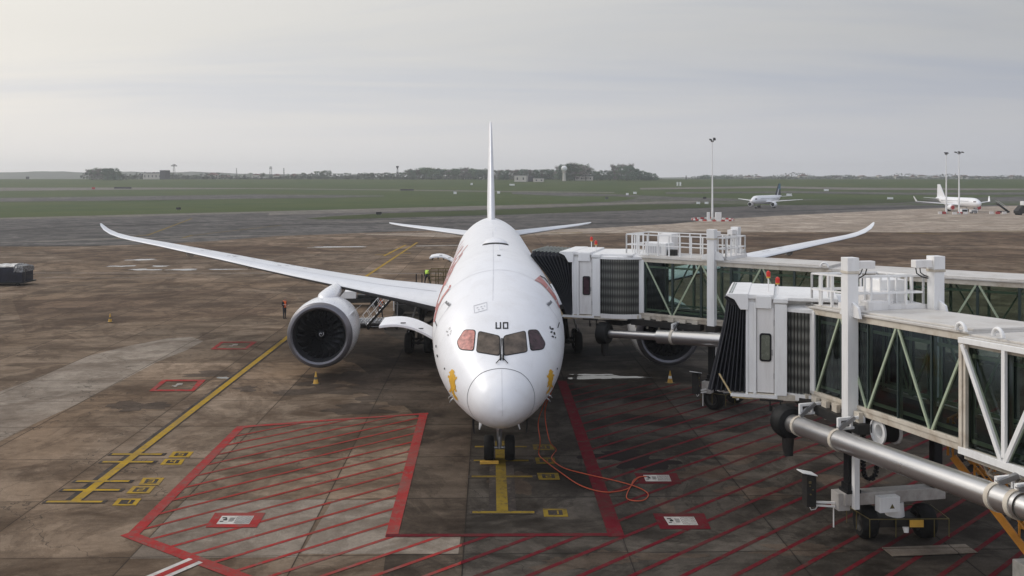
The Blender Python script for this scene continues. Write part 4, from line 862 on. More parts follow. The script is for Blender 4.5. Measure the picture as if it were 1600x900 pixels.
for sg in (-1, 1):
    for zz in (3.2, 6.6): ribbon([(s, zz) for s in (8.0, 12, 18, 26, 34, 41)], .02, 'skin_joint', 'hairline', mapf=sR if sg > 0 else sL)
# doors near the nose and along the cabin
for sg, mp_ in ((1, sR), (-1, sL)):
    for s0, s1, z0, z1 in ((6.0, 7.1, 4.35, 6.22), (16.6, 17.7, 4.35, 6.3), (36.5, 37.6, 4.35, 6.3)):
        ribbon([(s0 + .15, z1), (s1 - .15, z1), (s1, z1 - .2), (s1, z0), (s0, z0), (s0, z1 - .2)], .035, 'door_outline', 'faint', mapf=mp_, closed=True)
    ribbon([(6.05, 6.16), (6.9, 6.2)], .09, 'door_scuff_plate', 'seam', mapf=mp_)
    for k in range(50):
        s = 9.0 + k * .76
        if any(abs(s - q) < .75 for q in (17.1, 37)) or (sg == 1 and 15.5 < s < 18.6): continue
        patch([(s - .13, 5.42), (s - .09, 5.30), (s + .09, 5.30), (s + .13, 5.42), (s + .13, 5.70), (s + .09, 5.8), (s - .09, 5.8), (s - .13, 5.70)], lambda x, y: mp_(x, y, .008), 1).build('cabin_window', 'cockpit_dark', AC)
# red flowing strokes of the livery on the left-hand flank of the picture
for pl, wd in ((((9.6, 5.2), (10.8, 5.75), (12.2, 6.25), (14.0, 6.75), (14.8, 6.9)), .20), (((10.8, 5.5), (12.4, 6.0), (13.2, 6.45)), .20), (((13.6, 6.0), (15.4, 6.5), (17.0, 7.0)), .20), (((14.2, 5.7), (15.6, 5.95), (16.5, 6.3)), .2), (((17.4, 6.2), (19, 6.6), (20.2, 7.05)), .20), (((18.2, 5.8), (20.4, 6.1)), .22),
               (((21.4, 6.2), (23, 6.6), (24.2, 7.1)), .20), (((22.4, 5.8), (24.6, 6.1)), .2), (((25.5, 6.3), (27.4, 6.6), (29, 7.05)), .19), (((30.5, 6.3), (32.4, 6.6), (34, 7.0)), .19), (((7.3, 4.4), (8.4, 4.85), (9.6, 5.25)), .12)):
    ribbon(pl, wd, 'red_livery_stroke', 'red_livery', mapf=sL)
for pl, wd in ((((678.5, 503), (681, 490), (685, 478), (692, 464), (701, 452), (704, 446)), 3.6), (((683, 473), (687, 460), (694, 445), (699, 436)), 2.6), (((680.5, 484), (684, 474)), 3), (((695, 446), (703, 430), (708, 420)), 2), (((699, 432), (706, 417), (713, 404)), 1.8), (((707, 420), (716, 406), (723, 396)), 1.6), (((710, 406), (717, 394), (724, 385)), 1.4), (((717, 402), (726, 389), (731, 383)), 1.3)):
    ribbon(pl, wd * .6, 'red_livery_stroke', 'red_livery')
# red and black flash next to the bridge
patch([(835, 438), (843, 431), (849, 437), (857, 447), (865, 458), (871.5, 470), (876, 481), (873.5, 481), (868, 470), (860.5, 460), (852, 450), (845, 443)], lambda x, y: hit(x, y), 4).build('red_livery_flash', 'red_livery', AC, smooth=True)
ribbon([(843.5, 431), (851, 435), (860, 446), (868, 458), (874, 470)], 1.6, 'black_livery_line', 'black')
ribbon([(865, 458), (870, 467), (875, 480), (880, 500)], 1.1, 'red_livery_line', 'red_livery')
# pitot probes and nose antennas
for px, py, sg in ((697, 599, -1), (871, 588, 1)): pass
for s_, th, sg in ((2.9, 112, -1), (2.9, 112, 1), (3.5, 124, -1), (3.5, 124, 1)):
    b = fpt(s_, R(th) * sg); n_ = fnorm(s_, R(th) * sg); MB().tube([b, b + n_ * .12, b + n_ * .16 + Vector((0, -.18, 0))], [.03, .025, .012], 8).build('pitot_probe', 'steel', AC)
# satellite dome, blade antennas, beacon
MB().loft([[Vector((w_ * math.cos(a), s, 7.80 + hh * math.sin(a))) for a in [math.pi * k / 14 for k in range(15)]] for s, w_, hh in ((17.6, .05, .12), (17.7, .5, .18), (17.9, .62, .28), (18.6, .66, .33), (19.8, .58, .31), (21.4, .3, .24), (22.6, .04, .12))]).build('satellite_dome', 'plane_white', AC, smooth=True)
MB().loft([[Vector((w_ * math.cos(a), s, 7.80 + hh * math.sin(a))) for a in [math.pi * k / 14 for k in range(15)]] for s, w_, hh in ((17.5, .5, .13), (17.62, .68, .17), (17.9, .72, .17))]).build('dome_shadow', 'rib_dark', AC, smooth=True)  # dark strip that paints the shadow at the dome's front base
for s in (13.5, 30.0): MB().prism([(s, 7.85), (s + .35, 7.85), (s + .38, 8.15), (s + .22, 8.15)], -.02, .02, f=lambda a, b, y: (y + .15, a, b)).build('blade_antenna', 'plane_white', AC)
# ---- wings
def airfoil(c, t, n=14):
    up = []; lo = []
    for i in range(n + 1):
        x = .5 * (1 - math.cos(math.pi * i / n)); yt = 5 * t * (.2969 * math.sqrt(x) - .126 * x - .3516 * x * x + .2843 * x**3 - .1036 * x**4); cam = .018 * (1 - (2 * x - 1)**2)
        up.append((x * c, (cam + yt) * c)); lo.append((x * c, (cam * .4 - yt * .85) * c))
    return up[::-1] + lo[1:-1]
ETA = [(1.5, 20.8, 13.6, .135, 3.20), (2.9, 21.9, 12.3, .13, 3.45), (5, 23.4, 10.4, .12, 3.78), (7, 24.75, 8.9, .11, 4.05), (9.9, 26.7, 7.3, .105, 4.45), (13.3, 29.0, 6.1, .10, 4.88), (16, 30.8, 5.25, .10, 5.25), (19, 32.8, 4.4, .095, 5.68), (22, 34.75, 3.65, .095, 6.08), (24.5, 36.4, 3.0, .09, 6.42), (26.5, 37.6, 2.5, .09, 6.68), (27.9, 38.5, 2.1, .085, 6.88), (29.0, 39.3, 1.6, .08, 7.14), (29.8, 40.1, 1.15, .08, 7.43), (30.3, 40.8, .75, .08, 7.70), (30.55, 41.3, .35, .08, 7.88)]
def wing(sgn):
    rings = []
    for e, le, c, t, z in ETA:
        inc = R(lerp(e, 0, 28, 2.6, .2)); rings.append([Vector((sgn * e, le + x * math.cos(inc), z + y - x * math.sin(inc) + .12 * c * .25)) for x, y in airfoil(c, t)])
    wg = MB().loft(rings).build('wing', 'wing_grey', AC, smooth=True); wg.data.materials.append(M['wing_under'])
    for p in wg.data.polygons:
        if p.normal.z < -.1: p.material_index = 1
    for e, L_ in ((6.5, 3.6), (12.5, 3.2), (17.5, 2.6), (22.5, 2.0)):      # flap track fairings under the trailing edge
        z = interp([(a[0], a[4]) for a in ETA], e); te = interp([(a[0], a[1] + a[2]) for a in ETA], e)
        MB().loft([[Vector((sgn * e + w_ * math.cos(a), te - L_ * .8 + s, z - .32 + w_ * 1.3 * math.sin(a))) for a in [2 * math.pi * k / 12 for k in range(12)]] for s, w_ in ((0, .03), (L_ * .25, .2), (L_ * .6, .24), (L_, .12), (L_ * 1.15, .02))]).build('flap_fairing', 'wing_grey', wg, smooth=True)
    mb = MB(); rnd = random.Random(4 + sgn)                   # hinge gap lines and small stencils on the upper skin
    up = lambda e, f: (lambda le, c, z, inc: Vector((sgn * e, le + f * c * math.cos(inc), z + .03 * c + (.018 * (1 - (2 * f - 1)**2) + 5 * interp([(a[0], a[3]) for a in ETA], e) * (.2969 * math.sqrt(f) - .126 * f - .3516 * f * f + .2843 * f**3 - .1036 * f**4)) * c - f * c * math.sin(inc) + .014)))(*[interp([(a[0], a[i]) for a in ETA], e) for i in (1, 2, 4)], R(lerp(e, 0, 28, 2.6, .2)))
    for f, e0, e1 in ((.14, 3.5, 27), (.72, 3.6, 20), (.80, 4, 26)):
        k = e0
        while k < e1: mb.add([up(k, f), up(k, f + .006), up(k + .5, f + .006), up(k + .5, f)], [(0, 1, 2, 3)]); k += .5
    for k in range(26):
        e = rnd.uniform(11, 22); f = rnd.uniform(.2, .68); mb.add([up(e, f), up(e, f + .045), up(e + .28, f + .045), up(e + .28, f)], [(0, 1, 2, 3)])
    mb.build('wing_markings', 'faint', wg)
wing(-1); wing(1)
# ---- engines
def engine(sgn):
    cx, s0, cz = sgn * 9.95, 20.6, 2.50
    prof = [(1.05, 1.44), (.55, 1.42), (.25, 1.45), (.08, 1.52), (0, 1.62), (.03, 1.72), (.12, 1.80), (.3, 1.86)]
    MB().lathe(prof[3:], (cx, s0, cz), 'y', 64).build('intake_lip', 'lip', e := thing_part('engine', AC), smooth=True)
    MB().lathe([(.3, 1.86), (.8, 1.925), (1.6, 1.965), (2.6, 1.95), (3.6, 1.86), (4.6, 1.70), (4.6, 1.62)], (cx, s0, cz), 'y', 64).build('nacelle', 'nacelle', e, smooth=True)
    MB().lathe([(.08, 1.515), (.25, 1.445), (.6, 1.415), (1.1, 1.43), (1.1, .0)], (cx, s0, cz), 'y', 64).build('intake_duct', 'duct_dark', e, smooth=True)
    MB().lathe([(4.5, 1.25), (5.6, 1.0), (6.4, .72), (6.4, .5), (7.3, .05)], (cx, s0, cz), 'y', 40).build('exhaust_cone', 'steel', e, smooth=True)
    hub = MB().lathe([(.62, .0), (.66, .10), (.75, .20), (.92, .33), (1.08, .40)], (cx, s0, cz), 'y', 32).build('spinner', 'blade', e, smooth=True)
    mb = MB(); prev = None
    for k in range(26):                                       # painted spiral
        a = k * .28; r = .03 + .005 * k; y = .62 + r * .42 - .02; P = [Vector((cx + (r + dr) * math.cos(a), s0 + y + dr * .4, cz + (r + dr) * math.sin(a))) for dr in (-.012, .014)]
        if prev: mb.add([prev[0], prev[1], P[1], P[0]], [(0, 1, 2, 3)])
        prev = P
    mb.build('spiral_mark', 'faint', hub)
    for k in range(20):                                       # wide curved fan blades
        a0 = 2 * math.pi * k / 20; rings = []
        for j in range(8):
            u = j / 7; r = .32 + u * 1.09; a = a0 + .35 * math.sin(u * math.pi * .75) - .12 * u; tw = R(30 + 32 * u); c = .30 + .12 * math.sin(u * math.pi)
            rad = Vector((math.cos(a), 0, math.sin(a))); tan = Vector((-math.sin(a), 0, math.cos(a))); ch = Vector((0, math.cos(tw), 0)) + tan * math.sin(tw); nn = ch.cross(rad).normalized()
            o_ = Vector((cx, s0 + .82, cz)) + rad * r
            rings.append([o_ - ch * c / 2, o_ + nn * .018, o_ + ch * c / 2, o_ - nn * .018])
        MB().loft(rings).build('fan_blade', 'blade', e, smooth=True)
    # pylon and the rounded fairing on top
    MB().loft([[Vector((cx + w_ * math.cos(a), s, z_ + h_ * math.sin(a))) for a in [2 * math.pi * k / 20 for k in range(20)]] for s, w_, z_, h_ in ((s0 + 1.7, .10, cz + 1.85, .08), (s0 + 2.0, .40, cz + 1.86, .26), (s0 + 2.8, .56, cz + 1.88, .36), (s0 + 4.2, .54, cz + 1.88, .42), (s0 + 6.0, .40, cz + 1.82, .5), (s0 + 9.5, .12, cz + 1.75, .4))]).build('pylon', 'nacelle', e, smooth=True)
    b = Vector((cx - sgn * 1.60, s0 + 1.0, cz + 1.02)); n_ = Vector((-sgn * 1.05, 0, .95))      # strake
    MB().loft([[b, b + Vector((.01, 0, .03)), b + Vector((0, 1.5, -.04)), b + Vector((0, 1.5, .02))], [b + n_ * .50 + Vector((0, .9, 0)), b + n_ * .50 + Vector((.01, .9, .02)), b + n_ * .50 + Vector((0, 1.35, -.02)), b + n_ * .50 + Vector((.01, 1.35, .01))]]).build('strake', 'nacelle', e)
    MB().lathe([(0, .05), (.01, 0)], (cx, s0 + .95, cz + 1.93), 'z', 10).build('vent_hole', 'black', e)
def thing_part(name, parent):
    o = bpy.data.objects.new(name, None); COL.objects.link(o); o.parent = parent; return o
engine(-1); engine(1)
# ---- tail
def tail_half(sgn):
    st = [(.3, 51.0, 6.2, 6.05), (1.8, 52.0, 5.3, 6.22), (5, 54.6, 3.9, 6.52), (8.5, 57.4, 2.3, 6.86), (9.6, 58.5, 1.6, 7.0), (9.9, 59.2, .8, 7.06)]
    MB().loft([[Vector((sgn * e, le + x, z + y)) for x, y in airfoil(c, .095)] for e, le, c, z in st]).build('tailplane', 'wing_grey', AC, smooth=True)
tail_half(-1); tail_half(1)
def sym(c, t, n=12): a = airfoil(c, t, n); return [(x, (y if i < n else -y * 1.0) if False else y) for i, (x, y) in enumerate(a)]
fr = []
for z, le, c, t in ((7.3, 44.5, 13.5, .03), (7.95, 47.2, 11.2, .062), (8.8, 49.4, 9.6, .075), (11, 51.9, 7.9, .08), (14, 55.2, 5.6, .08), (16.3, 57.8, 3.9, .08), (16.9, 58.8, 3.0, .07), (17.02, 59.6, 2.0, .05)):
    n = 12; up = []
    for i in range(n + 1):
        x = .5 * (1 - math.cos(math.pi * i / n)); up.append((x, 5 * t * (.2969 * math.sqrt(x) - .126 * x - .3516 * x * x + .2843 * x**3 - .1036 * x**4)))
    fr.append([Vector((y * c, le + x * c, z)) for x, y in up[::-1]] + [Vector((-y * c, le + x * c, z)) for x, y in up[1:-1]])
MB().loft(fr).build('tail_fin', 'plane_white', AC, smooth=True)
# ---- undercarriage
def wheel(parent, c, r, w_, ax='x', name='wheel'):
    q = thing_part(name, parent)
    MB().lathe([(-w_ / 2, r * .55), (-w_ / 2, r * .86), (-w_ * .36, r * .97), (0, r), (w_ * .36, r * .97), (w_ / 2, r * .86), (w_ / 2, r * .55)], c, ax, 32).build('tyre', 'rubber', q, smooth=True)
    MB().lathe([(-w_ * .42, 0), (-w_ * .42, r * .3), (-w_ * .30, r * .45), (-w_ * .42, r * .56), (w_ * .42, r * .56), (w_ * .30, r * .45), (w_ * .42, r * .3), (w_ * .42, 0)], c, ax, 24).build('rim', 'rim', q, smooth=True)
ng = thing_part('nose_gear', AC); sg_ = 5.2
for x in (-.42, .42): wheel(ng, (x, sg_, .53), .51, .40)
MB().tube([(0, sg_, .5), (0, sg_ + .1, 2.6)], [.10, .13], 12).build('strut', 'steel', ng, smooth=True)
MB().tube([(-.4, sg_, .53), (.4, sg_, .53)], .07, 8).tube([(0, sg_ - .05, 1.0), (0, sg_ - .32, 1.35), (0, sg_ - .05, 1.75)], .04, 6).tube([(-.12, sg_ - .1, 1.3), (-.12, sg_ - .1, 2.2)], .03, 6).tube([(0, sg_, 1.6), (0, sg_ + 1.2, 2.3)], .05, 6).build('drag_brace', 'steel', ng)
MB().box(-.42, .42, sg_ - .1, sg_ + .6, 1.95, 2.2).build('wheel_well', 'black', ng)
for x in (-.16, .16): MB().lathe([(-.05, 0), (-.05, .09), (.06, .07), (.06, 0)], (x, sg_ - .16, 1.62), 'y', 14).build('taxi_light', 'bright', ng, smooth=True)
for sg in (-1, 1): MB().hexa([(sg * .55, sg_ - .9, 2.1), (sg * .59, sg_ - .9, 2.1), (sg * .59, sg_ + 1.2, 2.0), (sg * .55, sg_ + 1.2, 2.0), (sg * .78, sg_ - .9, 1.5), (sg * .82, sg_ - .9, 1.5), (sg * .82, sg_ + 1.2, 1.45), (sg * .78, sg_ + 1.2, 1.45)]).build('gear_door', 'wing_grey', ng)
for sg in (-1, 1): MB().tube([(sg * 1.02, 2.9, 2.28), (sg * 1.0, 2.9, 1.8), (sg * .97, 2.85, 1.72)], [.045, .03, .01], 6).build('drain_mast', 'black', AC)
for sg in (-1, 1):
    mg = thing_part('main_gear', AC)
    for yy in (-.74, .74):
        for xx in (-.62, .62): wheel(mg, (sg * 4.9 + xx, 29.3 + yy, .70), .68, .50)
    MB().tube([(sg * 4.9, 29.3, .7), (sg * 4.6, 29.3, 3.2)], .17, 12).tube([(sg * 4.9, 28.5, .7), (sg * 4.9, 30.1, .7)], .14, 10).tube([(sg * 4.85, 29.3, 1.5), (sg * 3.2, 29.0, 2.6)], .1, 8).tube([(sg * 4.2, 28.56, .7), (sg * 5.6, 28.56, .7)], .09, 8).tube([(sg * 4.2, 30.04, .7), (sg * 5.6, 30.04, .7)], .09, 8).build('strut', 'rib_dark', mg, smooth=True)
    MB().hexa([(sg * 5.5, 28.6, 1.4), (sg * 5.55, 28.6, 1.4), (sg * 5.55, 30.2, 1.4), (sg * 5.5, 30.2, 1.4), (sg * 5.0, 28.4, 3.3), (sg * 5.05, 28.4, 3.3), (sg * 5.05, 30.4, 3.3), (sg * 5.0, 30.4, 3.3)]).build('gear_door', 'wing_grey', mg)
# ---- open cargo doors on the left of the picture
def cargo_door(s0, s1, hx, hz_, ox, oz, name='cargo_door'):
    mb = MB(); n = 10; rings = []
    for k in range(n + 1):
        u = k / n; x = hx + (ox - hx) * u; z = hz_ + (oz - hz_) * u + .38 * math.sin(math.pi * u * .92); rings.append((x, z))
    up = [(x, z) for x, z in rings]; dn = [(x, z - .14) for x, z in rings[::-1]]
    cd_ = MB().prism(up + dn, s0, s1, f=lambda a, b, y: (a, y, b)).build(name, 'plane_white', AC, bevel=.03)
    mb = MB()
    for u in (.1, .3, .5, .7, .9):
        i = int(u * n); x, z = rings[i]; mb.beam((x, s0 + .1, z - .2), (x, s1 - .1, z - .2), .08, .14)
    mb.beam((rings[1][0], s0 + .3, rings[1][1] - .2), (hx + .35, s0 + .4, hz_ - 1.1), .07); mb.beam((rings[2][0], s1 - .3, rings[2][1] - .2), (hx + .2, s1 - .4, hz_ - 1.1), .07)
    mb.build('door_frame', 'rib_dark', cd_)
    mb = MB()
    for u in (3, 6): x, z = rings[u]; mb.box(x - .12, x + .12, s0 + .3, s0 + .42, z + .02, z + .05)
    mb.build('latch_hole', 'black', cd_)
    mb = MB(); P = [(s0, 2.35), (s1, 2.35), (s1, 4.05), (s0, 4.05)]
    patch(P, lambda x, y: sL(x, y, .02), .5).build('cargo_opening', 'house_dark', AC)
cargo_door(11.9, 14.5, -2.80, 3.72, -5.60, 4.34)
cargo_door(42.6, 45.0, -2.75, 4.55, -5.0, 5.0)
# orange ground power cables from the nose to the apron
def cable(pts, name, label, r=.02):
    P = [Vector(p) for p in pts]; out = []
    for i in range(len(P) - 1):
        p0, p1, p2, p3 = P[max(i - 1, 0)], P[i], P[i + 1], P[min(i + 2, len(P) - 1)]
        for k in range(6):
            t = k / 6; out.append(.5 * ((2 * p1) + (p2 - p0) * t + (2 * p0 - 5 * p1 + 4 * p2 - p3) * t * t + (-p0 + 3 * p1 - 3 * p2 + p3) * t**3))
    out.append(P[-1]); c = P[-1]
    return tag(MB().tube(out, r, 8).build(name, 'orange_paint2', smooth=True), label, 'cable', 'orange power cables at the nose')
M['orange_paint2'] = mat('orange_cable', (0.40, 0.06, 0.018), 0.6, var=0.12)
gg = lambda px, py: (*G(px, py), .06)
cn = MW @ fpt(4.2, R(118))
cable([cn, (1.35, 38.3, 1.9), (1.50, 37.6, .9), gg(869, 705), gg(862, 718), gg(880, 733), gg(915, 743), gg(955, 752), gg(985, 760), gg(1005, 768), gg(1013, 776), gg(1006, 784), gg(990, 785), gg(979, 780), gg(984, 765), gg(996, 750), gg(1008, 746.5)], 'power_cable', 'orange cable hanging from the nose and ending in a teardrop loop')
cable([cn + Vector((-.05, .1, 0)), (1.1, 38.6, 1.5), (1.15, 38.2, .7), gg(842, 712), gg(855, 725), gg(878, 742), gg(905, 760), gg(935, 770), gg(960, 771), gg(983, 765), gg(990, 753), gg(1000, 747.5), gg(1010, 747.3)], 'power_cable', 'lower orange cable, bowed nearer to the camera than the looped one')
X, Y = G(765, 726); t = thing('wheel_chock', 'orange yellow chock bar against the left nose wheel', 'wheel chock', (X, Y, .02), .05)
MB().beam((-.38, 0, .07), (.36, .02, .07), .12).build('bar', 'cone', t, bevel=.015); MB().tube([(-.3, .05, .1), (-.55, .3, .03)], .015, 6).build('rope', 'rib_dark', t)
# ================================================================== JET BRIDGES
TW, BAY, GH = 2.7, 1.548, 2.6           # tunnel width, bay length, glass height
def jet_bridge(label, origin, tdir, zf, slope, n_in, n_out, n_first, cabC, cab_len, bell, truss, duct, rail, mach, roofy, seed, out_drop=0.12, glassm='glass'):
    ang = math.atan2(tdir[1], tdir[0]); B = thing('jet_bridge', label, 'jet bridge', (origin[0], origin[1], 0), ang)
    BM = Matrix.Translation((origin[0], origin[1], 0)) @ Matrix.Rotation(ang, 4, 'Z'); BI = BM.inverted(); loc = lambda p: BI @ Vector(p)
    Z = lambda t, h: zf + slope * t + h
    rnd = random.Random(seed); mw = .03 if seed == 1 else .055
    def tb(mb, t0, t1, y0, y1, h0, h1):   # bar that runs along the sloping tunnel
        return mb.hexa([(t0, y0, Z(t0, h0)), (t1, y0, Z(t1, h0)), (t1, y1, Z(t1, h0)), (t0, y1, Z(t0, h0)), (t0, y0, Z(t0, h1)), (t1, y0, Z(t1, h1)), (t1, y1, Z(t1, h1)), (t0, y1, Z(t0, h1))])
    def ob(nm, mb, m, par=None, **k): return mb.build(nm, m, par or B, **k)
    Ti, To = n_in * BAY, (n_in + n_out) * BAY
    # ---- inner tunnel
    for (t0, t1, e, h, nm, n0, nn) in ((-.85, Ti + .05, 0.0, 0.0, 'inner_tunnel', 0, n_in), (Ti + .05, To, .14, -out_drop, 'outer_tunnel', n_in, n_in + n_out)):
        T = thing_part(nm, B)
        mb = MB(); tb(mb, t0, t1, -e - .05, TW + e + .05, h + GH + .20, h + GH + .27); tb(mb, t0, t1, -e + .12, TW + e - .12, h + GH + .272, h + GH + .33)
        ob('roof', mb, 'roof', T, bevel=.01)
        mb = MB()
        for y in (-e, TW + e - .14): tb(mb, t0, t1, y, y + .14, h + GH, h + GH + .198)
        ob('top_beam', mb, 'beige', T, bevel=.01)
        mb = MB()
        for y in (-e - .04, TW + e - .12): tb(mb, t0, t1, y, y + .16, h - .12, h); tb(mb, t0, t1, y + .03, y + .13, h - .30, h - .123)
        ob('bottom_beam', mb, 'beige', T, bevel=.01)
        mb = MB(); tb(mb, t0, t1, -e + .15, TW + e - .15, h - .22, h - .10); ob('floor', mb, 'rib_dark', T)
        mb = MB(); tb(mb, t0, t1, -e + .15, TW + e - .15, h + GH + .04, h + GH + .10); ob('ceiling', mb, 'interior', T)
        mb = MB(); tb(mb, t0, t1, -e + .20, -e + .24, h + .10, h + .20); tb(mb, t0, t1, TW + e - .24, TW + e - .20, h + .10, h + .20); tb(mb, t0, t1, -e + .2, -e + .23, h + 2.3, h + 2.4); ob('inner_rail', mb, 'sage', T)
        for k in range(n0, nn):
            ta, tz = k * BAY, (k + 1) * BAY
            if k == n_in: ta += .05
            for y in (-e + .05, TW + e - .05):
                MB().add([(ta + .03, y, Z(ta + .03, h + .01)), (tz - .03, y, Z(tz - .03, h + .01)), (tz - .03, y, Z(tz - .03, h + GH - .01)), (ta + .03, y, Z(ta + .03, h + GH - .01))], [(0, 1, 2, 3)]).build('window_pane', glassm, T)
        for k in range(n0, nn + 1):
            t = k * BAY
            for y in (-e + .02, TW + e - .06):
                if not (k == n_in and e): ob('window_mullion', MB().box(t - mw, t + mw, y, y + .05, Z(t, h), Z(t, h + GH)), 'teal_frame', T)
            for y in (-e + .12, TW + e - .17): ob('upright', MB().box(t - .045, t + .045, y, y + .05, Z(t, h), Z(t, h + GH)), 'sage', T)
        for k in range(n0, nn):
            ta, tz = k * BAY + .06, (k + 1) * BAY - .06
            dn = (k + roofy) % 2 == 0
            for y, fl in ((-e + .02, False), (TW + e - .13, True)):
                a_, b_ = ((GH, 0) if dn != fl else (0, GH)); MB().beam((ta, y, Z(ta, h + a_)), (tz, y, Z(tz, h + b_)), 0.075 if not fl else .07, .05, up=(0, 1, 0)).build('brace', 'sage', T)
    # white end wall next to the rotunda
    mb = MB()
    for y in (-.04, TW - .1): mb.hexa([(-.85, y, Z(-.85, -.12)), (-.03, y, Z(0, -.12)), (-.03, y + .14, Z(0, -.12)), (-.85, y + .14, Z(-.85, -.12)), (-.85, y, Z(-.85, GH + .1)), (-.03, y, Z(0, GH + .1)), (-.03, y + .14, Z(0, GH + .1)), (-.85, y + .14, Z(-.85, GH + .1))])
    ob('end_wall', mb, 'bright', bevel=.01)
    # ---- outer truss on the larger tunnel, portal frame where it begins
    for y0 in (-.26, TW + .16):
        mb = MB(); mb.box(Ti, Ti + .12, y0 - .02, y0 + .12, Z(Ti, -.14), Z(Ti, GH + .12)); mb.box(Ti + .16, Ti + .24, y0, y0 + .10, Z(Ti, -.12), Z(Ti, GH + .12))
        ob('portal_frame', mb, 'beige', bevel=.008)
    if truss:
        for y0 in (-.30, TW + .22):
            mb = MB(); tb(mb, Ti, To, y0, y0 + .08, GH - .02, GH + .12); tb(mb, Ti, To, y0, y0 + .10, -.16 - out_drop, .02 - out_drop); ob('truss_chord', mb, 'bright', bevel=.008)
            for k in range(n_in, n_in + n_out):
                ta, tz = k * BAY + .12, (k + 1) * BAY
                hi2, lo2 = GH - .05, -out_drop
                MB().beam((ta, y0 + .04, Z(ta, hi2 if (k - n_in) % 2 == 0 else lo2)), (tz, y0 + .04, Z(tz, lo2 if (k - n_in) % 2 == 0 else hi2)), .12, .07, up=(0, 1, 0)).build('truss_brace', 'bright', B)
                if (k - n_in) % 2 == 0: MB().box(tz - .06 + .1, tz + .06 + .1, y0, y0 + .08, Z(tz, 0), Z(tz, GH)).build('truss_post', 'bright', B)
    for t in (Ti - .12, Ti + 1.25):
        mb = MB()
        for k in range(9):
            a = math.pi * k / 8; mb.lathe([(0, .03), (.06, .03)], (t + .17 * math.cos(a), -.12, Z(t, GH + .28) + .16 * math.sin(a)), 'y', 6)
        mb.tube([(t + .17 * math.cos(math.pi * k / 10), -.12, Z(t, GH + .27) + .2 * math.sin(math.pi * k / 10)) for k in range(11)], .045, 8); ob('lifting_eye', mb, 'bright', smooth=True)
    # underside cable lattice
    mb = MB(); t0 = Ti - 1.0; n = 8; dz_ = .62
    for k in range(n):
        a = t0 + k * 1.1; y = TW * .35
        mb.beam((a, y, Z(a, -.35)), (a + .55, y, Z(a, -.35 - dz_)), .05); mb.beam((a + .55, y, Z(a, -.35 - dz_)), (a + 1.1, y, Z(a, -.35)), .05); mb.beam((a + .55, y, Z(a, -.35 - dz_)), (a + 1.65, y, Z(a, -.35 - dz_)), .06)
        mb.beam((a + .55, y, Z(a, -.35 - dz_)), (a + .55, y + 1.0, Z(a, -.35 - dz_)), .05)
    ob('cable_lattice', mb, 'beige')
    # ---- lift columns with caps, black inner legs, cross beam, bogie
    tc_ = 2.42 if seed == 1 else 3.75
    for y, sg in ((-.16, 1), (TW + .16, -1)):
        Cn = thing_part('lift_column', B)
        MB().box(tc_ - .185, tc_ + .185, y - .185, y + .185, 3.86, 8.42).build('outer_leg', 'bright', Cn, bevel=.015)
        MB().box(tc_ - .21, tc_ + .21, y - .21, y + .21, 8.42, 8.50).build('collar', 'beige', Cn, bevel=.01)
        MB().box(tc_ - .20, tc_ + .20, y - .20, y + .20, 8.50, 8.92).build('cap', 'bright', Cn, bevel=.012)
        MB().box(tc_ - .13, tc_ + .13, y + (.2 if sg > 0 else -.80), y + (.80 if sg > 0 else -.2), 8.56, 8.80).build('motor_arm', 'bridge', Cn, bevel=.012)
        MB().tube([(tc_ - .1, y + sg * .65, 8.56), (tc_ - .12, y + sg * .6, 8.36), (tc_ - .14, y + sg * .4, 8.24), (tc_ - .1, y + sg * .2, 8.2)], .02, 6).tube([(tc_ - .1, y + sg * .5, 8.56), (tc_ - .14, y + sg * .45, 8.38), (tc_ - .14, y + sg * .3, 8.28), (tc_ - .1, y + sg * .2, 8.25)], .018, 6).build('cable', 'black', Cn)
        MB().box(tc_ - .14, tc_ + .14, y - .14, y + .14, 1.6, 3.86).build('inner_leg', 'black', Cn)
        MB().box(tc_ - .24, tc_ + .24, y - .24, y + .24, 1.56, 1.66).box(tc_ - .19, tc_ + .19, y - .19, y + .19, 1.66, 1.85).build('foot_flange', 'black', Cn)
        MB().tube([(tc_ - .2, y - sg * .05, 4.6), (tc_ - .26, y - sg * .02, 4.35), (tc_ - .24, y + sg * .15, 4.15), (tc_ - .2, y + sg * .2, 4.1)], .014, 6).box(tc_ - .22, tc_ - .18, y - .1, y - .04, 4.55, 4.7).box(tc_ - .22, tc_ - .18, y + .04, y + .1, 4.55, 4.7).build('column_cable', 'black', Cn)
        MB().prism([(tc_ + .186, Z(0, GH + .30)), (tc_ + .62, Z(0, GH + .30)), (tc_ + .5, Z(0, GH + .62)), (tc_ + .186, Z(0, GH + .75))], y - .04, y + .04).prism([(tc_ - .186, Z(0, GH + .30)), (tc_ - .55, Z(0, GH + .30)), (tc_ - .42, Z(0, GH + .55)), (tc_ - .186, Z(0, GH + .62))], y - .04, y + .04).build('gusset', 'bright', Cn)
    ob('carrier_beam', MB().box(tc_ - .25, tc_ + .25, -.36, TW + .36, Z(0, -.62), Z(0, -.30)), 'rib_dark')
    ob('cross_beam', MB().box(tc_ - .22, tc_ + .22, -.46, TW + .36, 1.18, 1.56), 'beam_grey', bevel=.02)
    ob('end_box', MB().box(tc_ - .34, tc_ + .12, -.62, -.22, 1.0, 1.552), 'beam_grey', bevel=.015)
    ob('cable_channel', MB().box(tc_ + .19, tc_ + .36, -.22, -.04, 1.1, 3.9), 'bright', bevel=.01)
    eb = ob('electrical_box', MB().box(tc_ + .24, tc_ + .52, .55, 1.25, 1.0, 1.48), 'bright', bevel=.015)
